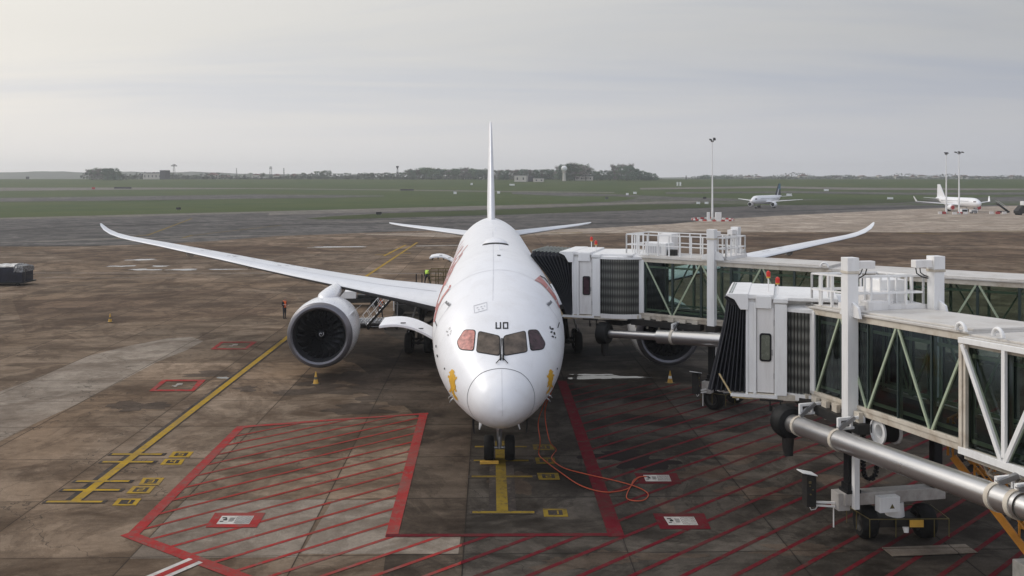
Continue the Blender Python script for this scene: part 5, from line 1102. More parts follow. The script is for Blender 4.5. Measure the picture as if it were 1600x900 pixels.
    MB().add([(tc_ + .526, .88, 1.12), (tc_ + .526, 1.06, 1.12), (tc_ + .526, .97, 1.27)], [(0, 1, 2)]).build('warning_triangle', 'olive', eb)
    ob('swivel', MB().lathe([(.62, .30), (1.17, .26), (1.18, 0)], (tc_, TW / 2 + .05, 0), 'z', 24), 'bridge', smooth=True)
    bog = thing_part('bogie', B); ra = R(-10)
    rotp = lambda x, y: (tc_ + x * math.cos(ra) - y * math.sin(ra), TW / 2 + .05 + x * math.sin(ra) + y * math.cos(ra))
    for y in (-.93, .93):
        wx, wy = rotp(0, y); xf = Matrix.Translation((wx, wy, .53)) @ Matrix.Rotation(ra, 4, 'Z')
        MB().lathe([(-.24, .30), (-.25, .44), (-.18, .51), (0, .53), (.18, .51), (.25, .44), (.24, .30)], (0, 0, 0), 'y', 32).build('tyre', 'rubber', bog, smooth=True, xf=xf)
        MB().lathe([(-.22, 0), (-.16, .2), (-.23, .31), (.23, .31), (.16, .2), (.22, 0)], (0, 0, 0), 'y', 20).build('rim', 'rib_dark', bog, smooth=True, xf=xf)
    mb = MB().box(-.30, .30, -.62, .62, .42, .72).box(-.1, .1, -1.0, 1.0, .47, .60).box(.26, .42, -.14, .18, .50, .72); mb.build('axle_frame', 'rib_dark', bog, xf=Matrix.Translation((*rotp(0, 0), 0)) @ Matrix.Rotation(ra, 4, 'Z'), bevel=.02)
    mb = MB(); xs, ys, zs = .78, 1.36, (.30, .86)
    for z in zs[1:]:
        for a, b in (((-xs * .6, -ys), (xs, -ys * .82)), ((xs, -ys * .82), (xs, ys)), ((xs, ys), (-xs * .6, ys)), ((-xs * .6, ys), (-xs * .6, -ys))): mb.beam((*a, z), (*b, z), .022)
    for x, y in ((xs, -ys * .82), (xs, -.3), (xs, .9), (xs, ys), (-xs * .6, -ys), (-xs * .6, ys), (.1, -ys * .93)): mb.beam((x, y, zs[0]), (x, y, zs[1]), .02)
    gr = mb.build('guard_rail', 'olive', bog, xf=Matrix.Translation((*rotp(0, 0), 0)) @ Matrix.Rotation(ra, 4, 'Z'))
    MB().box(xs + .02, xs + .04, .12, .55, .62, .84).build('warning_plate', 'cone', gr, xf=Matrix.Translation((*rotp(0, 0), 0)) @ Matrix.Rotation(ra, 4, 'Z'))
    MB().tube([(xs - .1, .05, .58), (xs - .06, .05, .42)], [.10, .07], 10).build('lamp', 'bridge', bog, xf=Matrix.Translation((*rotp(0, 0), 0)) @ Matrix.Rotation(ra, 4, 'Z'))
    # control cabinet on an arm off the near column
    cc = thing_part('control_cabinet', B); bx, by = tc_ - .25, -1.42
    MB().box(bx - .16, bx + .16, by - .16, by + .16, 1.12, 2.10).build('cabinet_box', 'rib_dark', cc, bevel=.01)
    MB().hexa([(bx - .2, by - .32, 2.2), (bx + .2, by - .32, 2.2), (bx + .2, by + .18, 2.08), (bx - .2, by + .18, 2.08), (bx - .2, by - .32, 2.23), (bx + .2, by - .32, 2.23), (bx + .2, by + .18, 2.11), (bx - .2, by + .18, 2.11)]).build('canopy', 'bright', cc)
    MB().lathe([(0, .02), (.02, .02), (.02, 0)], (bx + .16, by - .06, 1.78), 'x', 10).lathe([(0, .02), (.02, .02), (.02, 0)], (bx + .16, by + .04, 1.66), 'x', 10).lathe([(0, .025), (.03, .025), (.03, 0)], (bx + .16, by - .04, 1.52), 'x', 10).box(bx + .16, bx + .18, by - .1, by - .02, 1.86, 1.93).build('push_button', 'olive', cc)
    MB().beam((bx, by + .16, 1.22), (tc_ - .1, -.62, 1.2), .06).beam((bx, by + .16, 1.12), (tc_ - .1, -.62, 1.08), .05).tube([(bx, by, 1.1), (bx + .02, by + .06, .98), (bx + .03, by + .2, 1.0), (bx, by + .3, 1.1)], .015, 6).beam((tc_ - .3, -.55, 1.0), (tc_ - .3, -.55, .35), .03).build('arm', 'bridge', cc)
    # hanging cable chain and hose reel under the tunnel
    x_ = tc_ + .32; pts = [(x_, .10, 3.6), (x_, .10, 2.3), (x_, .17, 2.08), (x_, .33, 2.0), (x_, .49, 2.08), (x_, .56, 2.3), (x_, .56, 3.5)]
    mb = MB()
    for i in range(len(pts) - 1):
        a, b = Vector(pts[i]), Vector(pts[i + 1]); n = max(1, int((b - a).length / .11))
        for k in range(n): p = a.lerp(b, (k + .15) / n); q = a.lerp(b, (k + .85) / n); mb.beam(p, q, .10, .14, up=(1, 0, 0))
    mb.tube(pts, .04, 6); ob('cable_chain', mb, 'black')
    t = tc_ + 1.15; c0 = (t, .35, Z(t, -.62)); rl = thing_part('hose_reel', B)
    MB().lathe([(-.30, .36), (-.30, .40), (-.24, .40), (-.24, .2), (.24, .2), (.24, .40), (.30, .40), (.30, .36)], c0, 'y', 28).build('reel', 'bright', rl, smooth=True)
    MB().lathe([(-.22, .34), (.22, .34)], c0, 'y', 24).build('coiled_hose', 'hose', rl, smooth=True)
    # ---- pre-conditioned air duct on brackets
    (d0, z0, y0), (d1, z1, y1), r0, r1, js, cols = duct
    D = thing_part('air_duct', B); P = lambda t: Vector((t, y0 + (y1 - y0) * (t - d0) / (d1 - d0), z0 + (z1 - z0) * (t - d0) / (d1 - d0)))
    MB().tube([P(d0), P(js)], r0, 32, caps=False).build('pipe', 'duct', D, smooth=True)
    MB().tube([P(js), P(d1)], r1, 32).build('pipe', 'duct', D, smooth=True)
    MB().lathe([(-.55, 0), (-.55, .42), (-.45, .56), (-.1, .58), (.05, .50), (.1, r0)], P(d0 - .05), 'x', 28).build('hose_drum', 'hose', D, smooth=True)
    MB().tube([P(d0) + Vector((-.2, -.05, -.35)), P(d0) + Vector((-.22, -.05, -.9)), P(d0) + Vector((-.15, -.05, -1.15))], [.22, .18, .14], 12).build('hose_outlet', 'rib_dark', D, smooth=True)
    ex = (P(d1) - P(d0)).normalized()
    for t in cols:
        rr_ = (r0 if t < js else r1) + .025; cl_ = MB().tube([P(t - .07), P(t + .07)], rr_, 32).build('clamp', 'beige', D, smooth=True)
        MB().beam(P(t) + Vector((0, 0, rr_)), (t, -.05 + y0 * .35, Z(t, -.28)), .12, .12).build('strap', 'steel', cl_)
        a = Vector((t - .05, y0 * .95, Z(t, -.33))); b = Vector((t - .05, -.02, Z(t, -.30)))
        MB().beam(a, b, .09, .09).beam(a - Vector((0, 0, .30)), b - Vector((0, 0, .30)), .07, .07).beam(a + Vector((0, 0, .04)), a - Vector((0, 0, .42)), .10).beam((a + b) / 2, (a + b) / 2 - Vector((0, 0, .3)), .07).beam(b, b - Vector((0, 0, .33)), .08).build('bracket', 'bright', D, bevel=.006)
    MB().box(-.6, 3.2, -.35, .2, Z(0, -.62), Z(0, -.32)).build('service_tray', 'rib_dark', B)
    for k in range(6): t = -.55 + k * .65; mb = MB(); mb.box(t, t + .3, -.20, -.06, Z(t, -.46), Z(t, -.14)); mb.box(t + .1, t + .18, -.16, -.1, Z(t, -.78), Z(t, -.46)); ob('service_hanger', mb, 'beige')
    # ---- rooftop: railing and machinery
    (ra0, ra1, rb0, rb1) = rail; ridx_ = thing_part('railing', B); hb = lambda t: Z(t, GH + .33)
    runs = [((ra0, rb0), (ra1, rb0)), ((ra0, rb1), (ra1, rb1)), ((ra0, rb0), (ra0, rb1)), ((ra1, rb0), (ra1, rb1)), ((ra0 + .45, rb0 + .05), (ra0 + .45, rb0 + 1.0)), ((ra1 - .45, rb0 + .1), (ra1 - .45, rb1 - .1))]
    for a, b in runs:
        a, b = Vector(a), Vector(b); ln = (b - a).length; n = max(1, round(ln / .62)); mb = MB()
        for k in range(n + 1): p = a.lerp(b, k / n); mb.beam((*p, hb(p.x)), (*p, hb(p.x) + 1.05), .06)
        for hh in (.52, 1.05): mb.beam((*a, hb(a.x) + hh), (*b, hb(b.x) + hh), .055)
        mb.build('rail', 'bright', ridx_)
    ob('roof_plinth', MB().hexa([(ra1 - .9, rb0, hb(ra1 - .9)), (ra1 + .05, rb0, hb(ra1)), (ra1 + .05, rb1 + .05, hb(ra1)), (ra1 - .9, rb1 + .05, hb(ra1 - .9))] + [(ra1 - .9, rb0, hb(ra1) + .14), (ra1 + .05, rb0, hb(ra1) + .14), (ra1 + .05, rb1 + .05, hb(ra1) + .14), (ra1 - .9, rb1 + .05, hb(ra1) + .14)]), 'bridge')
    for (m0, m1, n0, n1, hh, mt) in mach: ob('roof_unit', MB().box(m0, m1, n0, n1, hb(m0) - .02, hb(m0) + hh), mt, bevel=.03)
    m0 = mach[0]; mb = MB()
    for k in range(9): a0 = m0[0] + .1 + k * .1; mb.box(a0, a0 + .04, m0[2] - .012, m0[2] - .002, hb(m0[0]) + .1, hb(m0[0]) + m0[4] * .8)
    ob('unit_louvre', mb, 'faint')
    # ---- rotunda with slatted curtain
    c0 = (-2.1, TW / 2, 0); zb, zt = Z(-2, -.10), Z(-2, GH + .12)
    ob('slatted_curtain', MB().lathe([(zb, 2.28), (zt, 2.28)], c0, 'z', 96), 'slats', smooth=True)
    mb = MB()
    for k in range(120): a = 2 * math.pi * k / 120; mb.box(-.012, .012, 2.283, 2.31, zb, zt); mb.v[-8:] = [tuple(Vector(c0) + Matrix.Rotation(a, 3, 'Z') @ Vector(v)) for v in mb.v[-8:]]
    ob('curtain_guides', mb, 'rib_dark')
    ob('rotunda_floor', MB().lathe([(zb - .22, 0), (zb - .22, 2.36), (zb, 2.36), (zb, 0)], c0, 'z', 64), 'bridge', smooth=True)
    ob('rotunda_roof', MB().lathe([(zt, 0), (zt, 2.40), (zt + .12, 2.40), (zt + .22, 2.0), (zt + .24, 0)], c0, 'z', 64), 'bright', smooth=True)
    ob('under_frame', MB().box(-3.6, 0, .2, TW - .2, zb - .55, zb - .23).box(-2.6, -1.6, .6, 2.1, zb - .8, zb - .55), 'rib_dark')
    # ---- cab: local frame with a = towards the bellows, b = away from the camera
    a_ = Vector((-.96, .28, 0)).normalized(); b_ = Vector((.28, .96, 0)).normalized(); C0 = Vector((*cabC[:2], 0)); z0, z1 = cabC[2], cabC[3]; D_ = 3.5
    CM = BI @ Matrix(((a_.x, b_.x, 0, C0.x), (a_.y, b_.y, 0, C0.y), (0, 0, 1, 0), (0, 0, 0, 1)))
    cb = thing_part('cab', B); Lc = cab_len
    cbm = lambda nm, mb, m, **k: mb.build(nm, m, cb, xf=CM, **k)
    cbm('cab_wall', MB().box(0.0, Lc, .06, .16, z0, z1).box(0, Lc, D_ - .16, D_ - .06, z0, z1).box(-1.6, 0, .5, .6, z0, z1).box(-1.6, 0, D_ - .6, D_ - .5, z0, z1), 'bridge', bevel=.01)
    cbm('corner_panel', MB().box(-.02, .40, -.04, .04, z0 - .06, z1 - .14), 'bright', bevel=.02)
    cbm('cab_frame', MB().box(Lc - .32, Lc - .22, -.06, .055, z0 - .04, z1 - .1).box(Lc - .04, Lc + .04, -.04, .058, z0 - .1, z1).box(Lc - .22, Lc - .04, 0, .055, z0, z1 - .1), 'bright', bevel=.01)
    dr = cbm('cab_door', MB().box(.42, Lc - .34, .0, .056, z0 + .02, z1 - .3), 'bridge', bevel=.012)
    wz = (z0 + z1) / 2; wx0, wx1 = .50, .90
    def rr2(x0, x1, zz0, zz1, r): return [(cx_ + r * math.cos(t), cz_ + r * math.sin(t)) for cx_, cz_, q in ((x1 - r, zz1 - r, 0), (x0 + r, zz1 - r, 1), (x0 + r, zz0 + r, 2), (x1 - r, zz0 + r, 3)) for t in [math.pi / 2 * (q + s / 4) for s in range(5)]]
    MB().prism(rr2(wx0, wx1, wz - .52, wz + .46, .09), -.035, 0.002).build('window_frame', 'black', dr, xf=CM)
    MB().prism(rr2(wx0 + .06, wx1 - .06, wz - .46, wz + .40, .06), -.042, -.03).build('window_pane', 'pane_grey' if seed == 1 else 'cockpit_dark', dr, xf=CM)
    MB().box(.46, .50, -.03, 0, wz - .3, wz - .1).box(.405, .42, -.03, .02, z0 + .5, z0 + .7).box(.405, .42, -.03, .02, z1 - .9, z1 - .7).build('hinge', 'steel', dr, xf=CM)
    cbm('cab_floor', MB().box(-1.4, Lc + .05, .0, D_, z0 - .22, z0 - .02), 'beige')
    cbm('side_sill', MB().box(.30, Lc + .55, -.10, .10, z0 - .16, z0 - .06), 'bright')
    cbm('cab_roof', MB().box(-1.7, .42, .02, D_, z1 - .02, z1 + .10).box(-.05, .44, -.07, .55, z1 - .10, z1 + .06).box(.42, Lc - .02, -.05, D_, z1 + .02, z1 + .18).box(.5, Lc - .3, -.10, -.05, z1 - .30, z1 + .14), 'bright', bevel=.02)
    hd = [(Lc - .05, z1 - .36), (Lc + .22, z1 - .36), (Lc + .42, z1 - .02), (Lc + .72, z1 + .12), (Lc + .66, z1 + .19), (Lc - .05, z1 + .20)]
    cbm('hood', MB().prism(hd, -.12, D_ + .1), 'bright', bevel=.015)
    cbm('hood_seal', MB().prism([(Lc + .36, z1 - .16), (Lc + .70, z1 + .08), (Lc + .78, z1 + .05), (Lc + .48, z1 - .26)], -.06, D_), 'black')
    # bellows: pleats that follow the opening, each a U from floor to floor
    npl = 11 if seed == 2 else 8; prof = bell; rings = []
    def reach(z): return interp(prof, z)
    zs_ = [z0 - .02 + (z1 - .05 - z0) * k / 10 for k in range(11)]
    for i in range(npl * 2 + 1):
        u = i / (npl * 2); bul = .13 if i % 2 else -.05; ring_ = []
        for z in zs_: ring_.append((Lc + reach(z) * u, .10 - bul, z))
        for k in range(1, 8): ring_.append((Lc + reach(zs_[-1]) * u, .1 + (D_ - .2) * k / 8, z1 - .04 + (bul if i % 2 else 0) + .10 * u))
        for z in zs_[::-1]: ring_.append((Lc + reach(z) * u, D_ - .10 + bul, z))
        rings.append(ring_)
    n = len(rings[0]); mb = MB(); mb.add([p for r_ in rings for p in r_], [(i * n + k, i * n + k + 1, (i + 1) * n + k + 1, (i + 1) * n + k) for i in range(len(rings) - 1) for k in range(n - 1)])
    bl = cbm('bellows', mb, 'bellows')
    mb = MB()
    for i in range(1, npl * 2, 2):
        u = i / (npl * 2); mb.beam((Lc + reach(zs_[-1]) * u, -.02, z1 + .09 + .1 * u), (Lc + reach(zs_[-1]) * u, D_ - .1, z1 + .09 + .1 * u), .05, .05)
    mb.build('top_hoop', 'bellows_top', bl, xf=CM)
    for i in range(1, npl * 2, 2): MB().tube(rings[i][:len(zs_)], .018, 5).build('pleat_rib', 'rib_light', bl, xf=CM)
    lip = rings[-1]; MB().tube(lip, .07, 8).build('front_pad', 'bellows', bl, smooth=True, xf=CM)
    MB().box(Lc, Lc + min(reach(z0), 1.0), .3, D_ - .3, z0 - .12, z0).build('cab_apron_plate', 'steel', cb, xf=CM)
    for q, (aa, bb, hh) in enumerate(((.62, .9, .62), (.30, .5, .45))):
        wl = thing_part('warning_light', B); MB().tube([(aa, bb, z1 + .1), (aa, bb, z1 + .1 + hh)], .022, 8).build('stem', 'bright', wl, xf=CM)
        MB().lathe([(z1 + .10 + hh, .075), (z1 + .26 + hh, .075), (z1 + .32 + hh, 0)], (aa, bb, 0), 'z', 14).build('lamp', 'red', wl, smooth=True, xf=CM); MB().lathe([(z1 + .05 + hh, .07), (z1 + .099 + hh, .07), (z1 + .0995 + hh, 0)], (aa, bb, 0), 'z', 14).build('amber_base', 'cone', wl, smooth=True, xf=CM)
    # under the cab: guard, casters
    mb = MB()
    for aa in (.2, .55): mb.beam((aa, .1, z0 - .2), (aa, .1, z0 - .45), .05); mb.tube([(aa - .02, .1, z0 - .45), (aa - .02, .1, z0 - .62)], .06, 8)
    mb.box(.1, .9, .0, .2, z0 - .28, z0 - .2); cbm('sensor_wheel', mb, 'rib_dark')
    cbm('levelling_frame', MB().beam((Lc + .5, .0, z0 - .15), (Lc + .95, .0, z0 + .6), .14, .05).beam((Lc + .5, .1, z0 - .2), (Lc - .2, .1, z0 - .2), .1), 'yellow_wood')
    return B, BM, BI
b1 = jet_bridge('nearer jet bridge with white outer truss, its folded black bellows retracted from the airliner', (10.32, 31.9), (.194, -.981), 4.17, .0526, 5, 14, 1, (9.50, 32.45, 3.93, 7.18), 1.33,
    [(3.9, 1.30), (5.2, 1.0), (6.5, .72), (7.2, .62)], True, ((.1, 3.14, -.90), (16, 4.42, -.90), .31, .27, 10.8, (.62, 3.0, 9.95, 10.6)), (-.45, 2.15, .12, 2.6), [(.3, 1.9, .85, 1.7, .62, 'bridge'), (.5, 1.5, 1.5, 2.4, .95, 'bright'), (1.9, 2.4, .5, 1.2, .3, 'bridge')], 1, 1)
b2 = jet_bridge('rear jet bridge whose black bellows is docked against the airliner fuselage', (6.78, 48.0), (.815, -.579), 4.53, -.003, 6, 12, 1, (4.53, 48.35, 4.36, 7.42), 1.42,
    [(4.3, .35), (5.0, .62), (5.9, 1.10), (6.6, 1.6), (7.1, 2.05), (7.45, 2.35)], False, ((-1.6, 3.42, -.85), (9.0, 3.9, -.85), .20, .34, 1.2, (2.0, 5.2)), (-1.1, 4.35, .12, 2.6), [(-.3, .9, .6, 1.6, .62, 'bright'), (.0, .8, 1.5, 2.3, 1.05, 'bridge'), (.95, 1.35, .7, 1.1, .3, 'rib_dark')], 0, 2, glassm='glass2')
# rotunda piers at the terminal end, out of the picture
for nm, (x, y, z) in (('nearer', (16.6, 1.8, 5.6)), ('rear', (29.5, 32.5, 4.5))):
    t = thing('bridge_pier', 'round concrete pier carrying the terminal end of the %s jet bridge' % nm, 'pier', (x, y, 0)); MB().lathe([(0, .7), (z - .6, .7), (z - .6, 1.9), (z - .35, 1.9), (z - .35, 0)], n=32).build('shaft', 'concrete_block', t, smooth=True)
# orange brown service stairs behind the air duct
st = thing('service_stairs', 'orange brown service stairs going down from the nearer jet bridge behind the steel duct', 'stairs', (12.7, 27.0, 0))
A = Vector((0, 0, 3.4)); Bq = Vector((2.1, -2.0, .05)); sd2 = Vector((.69, .72, 0)) * .9
for o_, nm in ((Vector((0, 0, 0)), 'stringer'), (sd2, 'stringer')): MB().beam(A + o_, Bq + o_, .07, .20).build(nm, 'orange_paint', st)
for k in range(13): p = A.lerp(Bq, (k + .5) / 13); MB().beam(p + sd2 * .05, p + sd2 * .95, .24, .03).build('tread', 'rib_dark', st)
for o_ in (Vector((0, 0, 0)), sd2):
    mb = MB().beam(A + o_ + Vector((0, 0, 1.0)), Bq + o_ + Vector((0, 0, 1.0)), .05).beam(A + o_ + Vector((0, 0, .55)), Bq + o_ + Vector((0, 0, .55)), .035)
    for k in range(6): p = A.lerp(Bq, k / 5) + o_; mb.beam(p, p + Vector((0, 0, 1.0)), .045)
    mb.build('handrail', 'orange_paint', st)
mb = MB()
for k in range(5): p = Vector((-.1 + .28 * k, .1 + .29 * k, 3.4)); mb.beam(p, p + Vector((0, 0, 1.05)), .05)
mb.beam((-.1, .1, 4.45), (1.0, 1.26, 4.45), .05).beam((-.1, .1, 3.95), (1.0, 1.26, 3.95), .04).build('landing_rail', 'orange_paint', st)
t = thing('concrete_block', 'pale concrete block at the very corner under the orange stairs', 'block', (14.6, 26.2, .02), .1); MB().box(-.4, 1.2, -.4, .4, 0, .62).build('block', 'concrete_block', t, bevel=.03)
MB().lathe([(0, .06), (.12, .06), (.12, 0)], (.0, 0, .62), 'z', 10).build('lifting_lug', 'steel', t)
t = thing('ground_plate', 'pale plate lying on the apron under the nearer jet bridge wheels', 'plate', (12.6, 28.6, .02), .1); MB().box(-1.2, 1.5, -.30, .34, .02, .045).build('plate', 'apron_light', t)
# ================================================================== CONES, PEOPLE, GROUND EQUIPMENT, FAR AIRCRAFT
def cone(px, py, label, rz):
    X, Y = G(px, py); t = thing('traffic_cone', label, 'traffic cone', (X, Y, .02), rz, 'safety cones on the apron')
    MB().box(-.21, .21, -.21, .21, 0, .05).build('base', 'cone_dark', t, bevel=.01)
    MB().lathe([(.05, .15), (.28, .105)], n=20).lathe([(.42, .078), (.66, .03), (.70, .025), (.70, 0)], n=20).build('body', 'cone', t, smooth=True)
    MB().lathe([(.28, .107), (.42, .080)], n=20).build('band', 'bright' if px > 1000 else 'cone_dark', t, smooth=True)
cone(172, 504, 'lone yellow cone far out on the apron at the left', .3)
cone(493.5, 601, 'yellow cone just below the big left engine', .1)
cone(1047, 599.5, 'yellow and white cone below the partly hidden right engine', .5)

def person(label, loc, rz, J, vest, edges_extra=()):
    """one skinned body; J: joint -> (x, y, z, r); y- is forward"""
    t = thing('person', label, 'person', loc, rz)
    names = list(J); E = [('hip', 'waist'), ('waist', 'chest'), ('chest', 'neck'), ('neck', 'head'), ('head', 'crown'), ('hip', 'lhip'), ('lhip', 'lknee'), ('lknee', 'lankle'), ('lankle', 'ltoe'), ('hip', 'rhip'), ('rhip', 'rknee'), ('rknee', 'rankle'), ('rankle', 'rtoe'),
         ('chest', 'lsh'), ('lsh', 'lel'), ('lel', 'lwr'), ('lwr', 'lhand'), ('chest', 'rsh'), ('rsh', 'rel'), ('rel', 'rwr'), ('rwr', 'rhand')]
    verts = {k: Vector(v[:3]) for k, v in J.items()}; rad = {k: v[3] for k, v in J.items()}
    for s in 'lr':                                        # five bent fingers on each palm
        h, wv = verts[s + 'hand'], verts[s + 'wr']; d = (h - wv).normalized(); sd_ = d.cross(Vector((0, 0, 1))); sd_ = sd_.normalized() if sd_.length > .1 else Vector((1, 0, 0)); cu = sd_.cross(d).normalized()
        for i, (o_, ln) in enumerate(((-.032, .055), (-.011, .072), (.011, .078), (.032, .068))):
            a, b = s + 'f%da' % i, s + 'f%db' % i; verts[a] = h + d * ln * .6 + sd_ * o_; verts[b] = verts[a] + d * ln * .4 - cu * .03; rad[a] = .011; rad[b] = .009; E += [(s + 'hand', a), (a, b)]
        a = s + 'thumb'; verts[a] = h - d * .01 - sd_ * .06 - cu * .015; rad[a] = .012; E.append((s + 'hand', a))
    names = list(verts); me = bpy.data.meshes.new('skel'); me.from_pydata([verts[k] for k in names], [(names.index(a), names.index(b)) for a, b in E], []); ob_ = bpy.data.objects.new('skel', me); COL.objects.link(ob_)
    sk = ob_.modifiers.new('skin', 'SKIN'); sk.use_smooth_shade = True
    for i, k in enumerate(names): me.skin_vertices[0].data[i].radius = (rad[k] * (1.25 if k in ('waist', 'chest', 'hip') else 1), rad[k] * (.85 if k in ('waist', 'chest', 'hip') else 1)); me.skin_vertices[0].data[i].use_root = (k == 'hip')
    sb = ob_.modifiers.new('sub', 'SUBSURF'); sb.levels = 1; sb.render_levels = 1
    bpy.context.view_layer.update(); dg = bpy.context.evaluated_depsgraph_get(); bm_ = bpy.data.meshes.new_from_object(ob_.evaluated_get(dg)); bpy.data.objects.remove(ob_)
    def near(c):
        best = None
        for a, b in E:
            A_, B_ = verts[a], verts[b]; u = max(0, min(1, (c - A_).dot(B_ - A_) / (B_ - A_).length_squared)); dd = (c - A_.lerp(B_, u)).length
            if best is None or dd < best[0]: best = (dd, a, b, u)
        return best
    bm_.materials.append(M['dark_cloth']); bm_.materials.append(M['skin']); bm_.materials.append(M['black'])
    vestf = []; hairf = []; up = (verts['crown'] - verts['head']).normalized(); fw = Vector((0, -1, 0)) if 'face' not in J else (verts['face'] - verts['head']).normalized()
    for p in bm_.polygons:
        n = near(p.center); p.use_smooth = True
        p.material_index = 1 if ('head' in n[1:3] or n[1] == 'neck' or (n[2][1:] in ('hand', 'thumb') or n[1][1:] == 'hand' or 'f' == n[1][1:2])) else (2 if n[2][1:] == 'toe' else 0)
        if n[1:3] in (('hip', 'waist'), ('waist', 'chest')) or (n[1] == 'chest' and n[2] in ('neck', 'lsh', 'rsh') and n[3] < .8) or (n[1] == 'hip' and n[2] == 'waist'): vestf.append(p.index)
        v = p.center - verts['head']
        if 'head' in n[1:3] and (v.dot(up) > .05 or (v.dot(fw) < -.02 and v.dot(up) > -.06)): hairf.append(p.index)
    body = bpy.data.objects.new('body', bm_); COL.objects.link(body); body.parent = t
    def shell(idx, off, nm, m):
        mb = MB(); vm = {}; vs_ = []; fs_ = []
        for i in idx:
            f = []
            for vi in bm_.polygons[i].vertices:
                if vi not in vm: v = bm_.vertices[vi]; vm[vi] = len(vs_); vs_.append(v.co + v.normal * off)
                f.append(vm[vi])
            fs_.append(tuple(f))
        o_ = mb.add(vs_, fs_).build(nm, m, t, smooth=True); so = o_.modifiers.new('thick', 'SOLIDIFY'); so.thickness = .012; so.offset = -1
        return o_
    shell(vestf, .022, 'vest', vest); shell(hairf, .012, 'hair', 'hair')
    if vest == 'orange_vest' or vest == 'green_vest':
        c = verts['waist'].lerp(verts['chest'], .35); MB().lathe([(-.02, .165), (.02, .165)], (0, 0, 0), 'z', 20).build('reflective_band', 'bright', t, smooth=True, xf=Matrix.Translation(c) @ Matrix.Diagonal((1.05, .78, 1, 1)))
    hd_ = verts['head']; rt = up.cross(fw).normalized(); mb = MB()
    for s in (-1, 1): mb.lathe([(-.008, 0), (0, .012), (.008, 0)], hd_ + fw * .082 + rt * s * .03 + up * .02, 'y', 8)
    mb.build('eyes', 'black', body); MB().tube([hd_ + fw * .08 + up * .015, hd_ + fw * .105 - up * .02], [.008, .016], 6).build('nose', 'skin', body)
    return t
STAND = dict(hip=(0, 0, .95, .125), waist=(0, .01, 1.12, .115), chest=(0, .01, 1.36, .135), neck=(0, 0, 1.50, .055), head=(0, -.03, 1.62, .088), crown=(0, -.03, 1.70, .075), lhip=(.09, 0, .90, .10), lknee=(.10, -.01, .49, .062), lankle=(.10, .02, .09, .045), ltoe=(.11, -.14, .05, .04),
             rhip=(-.09, 0, .90, .10), rknee=(-.10, -.01, .49, .062), rankle=(-.10, .02, .09, .045), rtoe=(-.11, -.14, .05, .04), lsh=(.19, .01, 1.42, .062), lel=(.24, .03, 1.14, .048), lwr=(.16, -.20, 1.10, .034), lhand=(.10, -.27, 1.11, .032), rsh=(-.19, .01, 1.42, .062), rel=(-.24, .03, 1.14, .048), rwr=(-.14, -.20, 1.08, .034), rhand=(-.07, -.27, 1.09, .032))
X, Y = G(444.5, 499); person('person in orange vest standing on the apron left of the left engine', (X, Y, .02), R(62), dict(STAND, head=(0, -.055, 1.61, .088), crown=(0, -.05, 1.69, .075)), 'orange_vest')
WALK = dict(STAND, lknee=(.10, -.12, .50, .062), lankle=(.10, -.16, .10, .045), ltoe=(.11, -.32, .07, .04), rknee=(-.10, .08, .50, .062), rankle=(-.10, .30, .14, .045), rtoe=(-.11, .18, .05, .04), chest=(0, -.10, 1.34, .135), waist=(0, -.03, 1.12, .115), neck=(0, -.17, 1.47, .055), head=(0, -.24, 1.57, .088), crown=(0, -.25, 1.65, .075), lsh=(.19, -.09, 1.40, .062), rsh=(-.19, -.09, 1.40, .062), lel=(.25, -.28, 1.2, .048), lwr=(.2, -.5, 1.15, .034), lhand=(.18, -.58, 1.16, .032), rel=(-.25, -.2, 1.14, .048), rwr=(-.2, -.44, 1.05, .034), rhand=(-.18, -.52, 1.05, .032))
X, Y = G(594, 498); person('person in orange vest walking behind the stepped ladder under the left wing', (X, Y, .02), R(75), WALK, 'orange_vest')
BEND = dict(STAND, chest=(0, -.30, 1.26, .135), waist=(0, -.10, 1.10, .12), neck=(0, -.44, 1.28, .055), head=(0, -.53, 1.24, .088), crown=(0, -.60, 1.20, .075), face=(0, -.56, 1.15, .02), lsh=(.19, -.32, 1.30, .062), lel=(.22, -.40, 1.02, .048), lwr=(.18, -.50, .80, .034), lhand=(.16, -.52, .72, .032), rsh=(-.19, -.32, 1.30, .062), rel=(-.22, -.40, 1.02, .048), rwr=(-.18, -.50, .80, .034), rhand=(-.16, -.52, .72, .032), lhip=(.12, 0, .90, .10), rhip=(-.12, 0, .90, .10), lknee=(.2, -.02, .49, .062), rknee=(-.2, -.02, .49, .062), lankle=(.25, .02, .09, .045), rankle=(-.25, .02, .09, .045), ltoe=(.27, -.13, .05, .04), rtoe=(-.27, -.13, .05, .04))
BEND.pop('face')
# rear cargo loader with railed platform beside the rear hold
t = thing('cargo_loader', 'cargo loader with yellow and dark red railed platform seen above the wing root', 'loader', (-7.0, 80.6, .02))
MB().box(-1.2, 3.2, -1.3, 1.6, 1.97, 2.15).build('platform', 'rib_dark', t, bevel=.02); MB().box(-1.25, 3.25, -1.36, -1.305, 1.93, 2.21).build('platform_edge', 'redcover', t)
MB().box(-1.0, 3.0, -1.0, 1.4, .35, .8).build('chassis', 'cone', t, bevel=.04)
for a, b in (((-.8, -.9), (2.6, .9)), ((2.6, -.9), (-.8, .9))): MB().beam((a[0], a[1], .8), (b[0], a[1], 1.97), .12).build('scissor_arm', 'cone', t)
for y in (-1.25, 1.5):
    mb = MB()
    for k in range(6): x = -.1 + k * .65; mb.beam((x, y, 2.15), (x, y, 3.5), .06)
    for h in (2.8, 3.5): mb.beam((-.1, y, h), (3.15, y, h), .06)
    mb.build('guard_rail', 'olive', t)
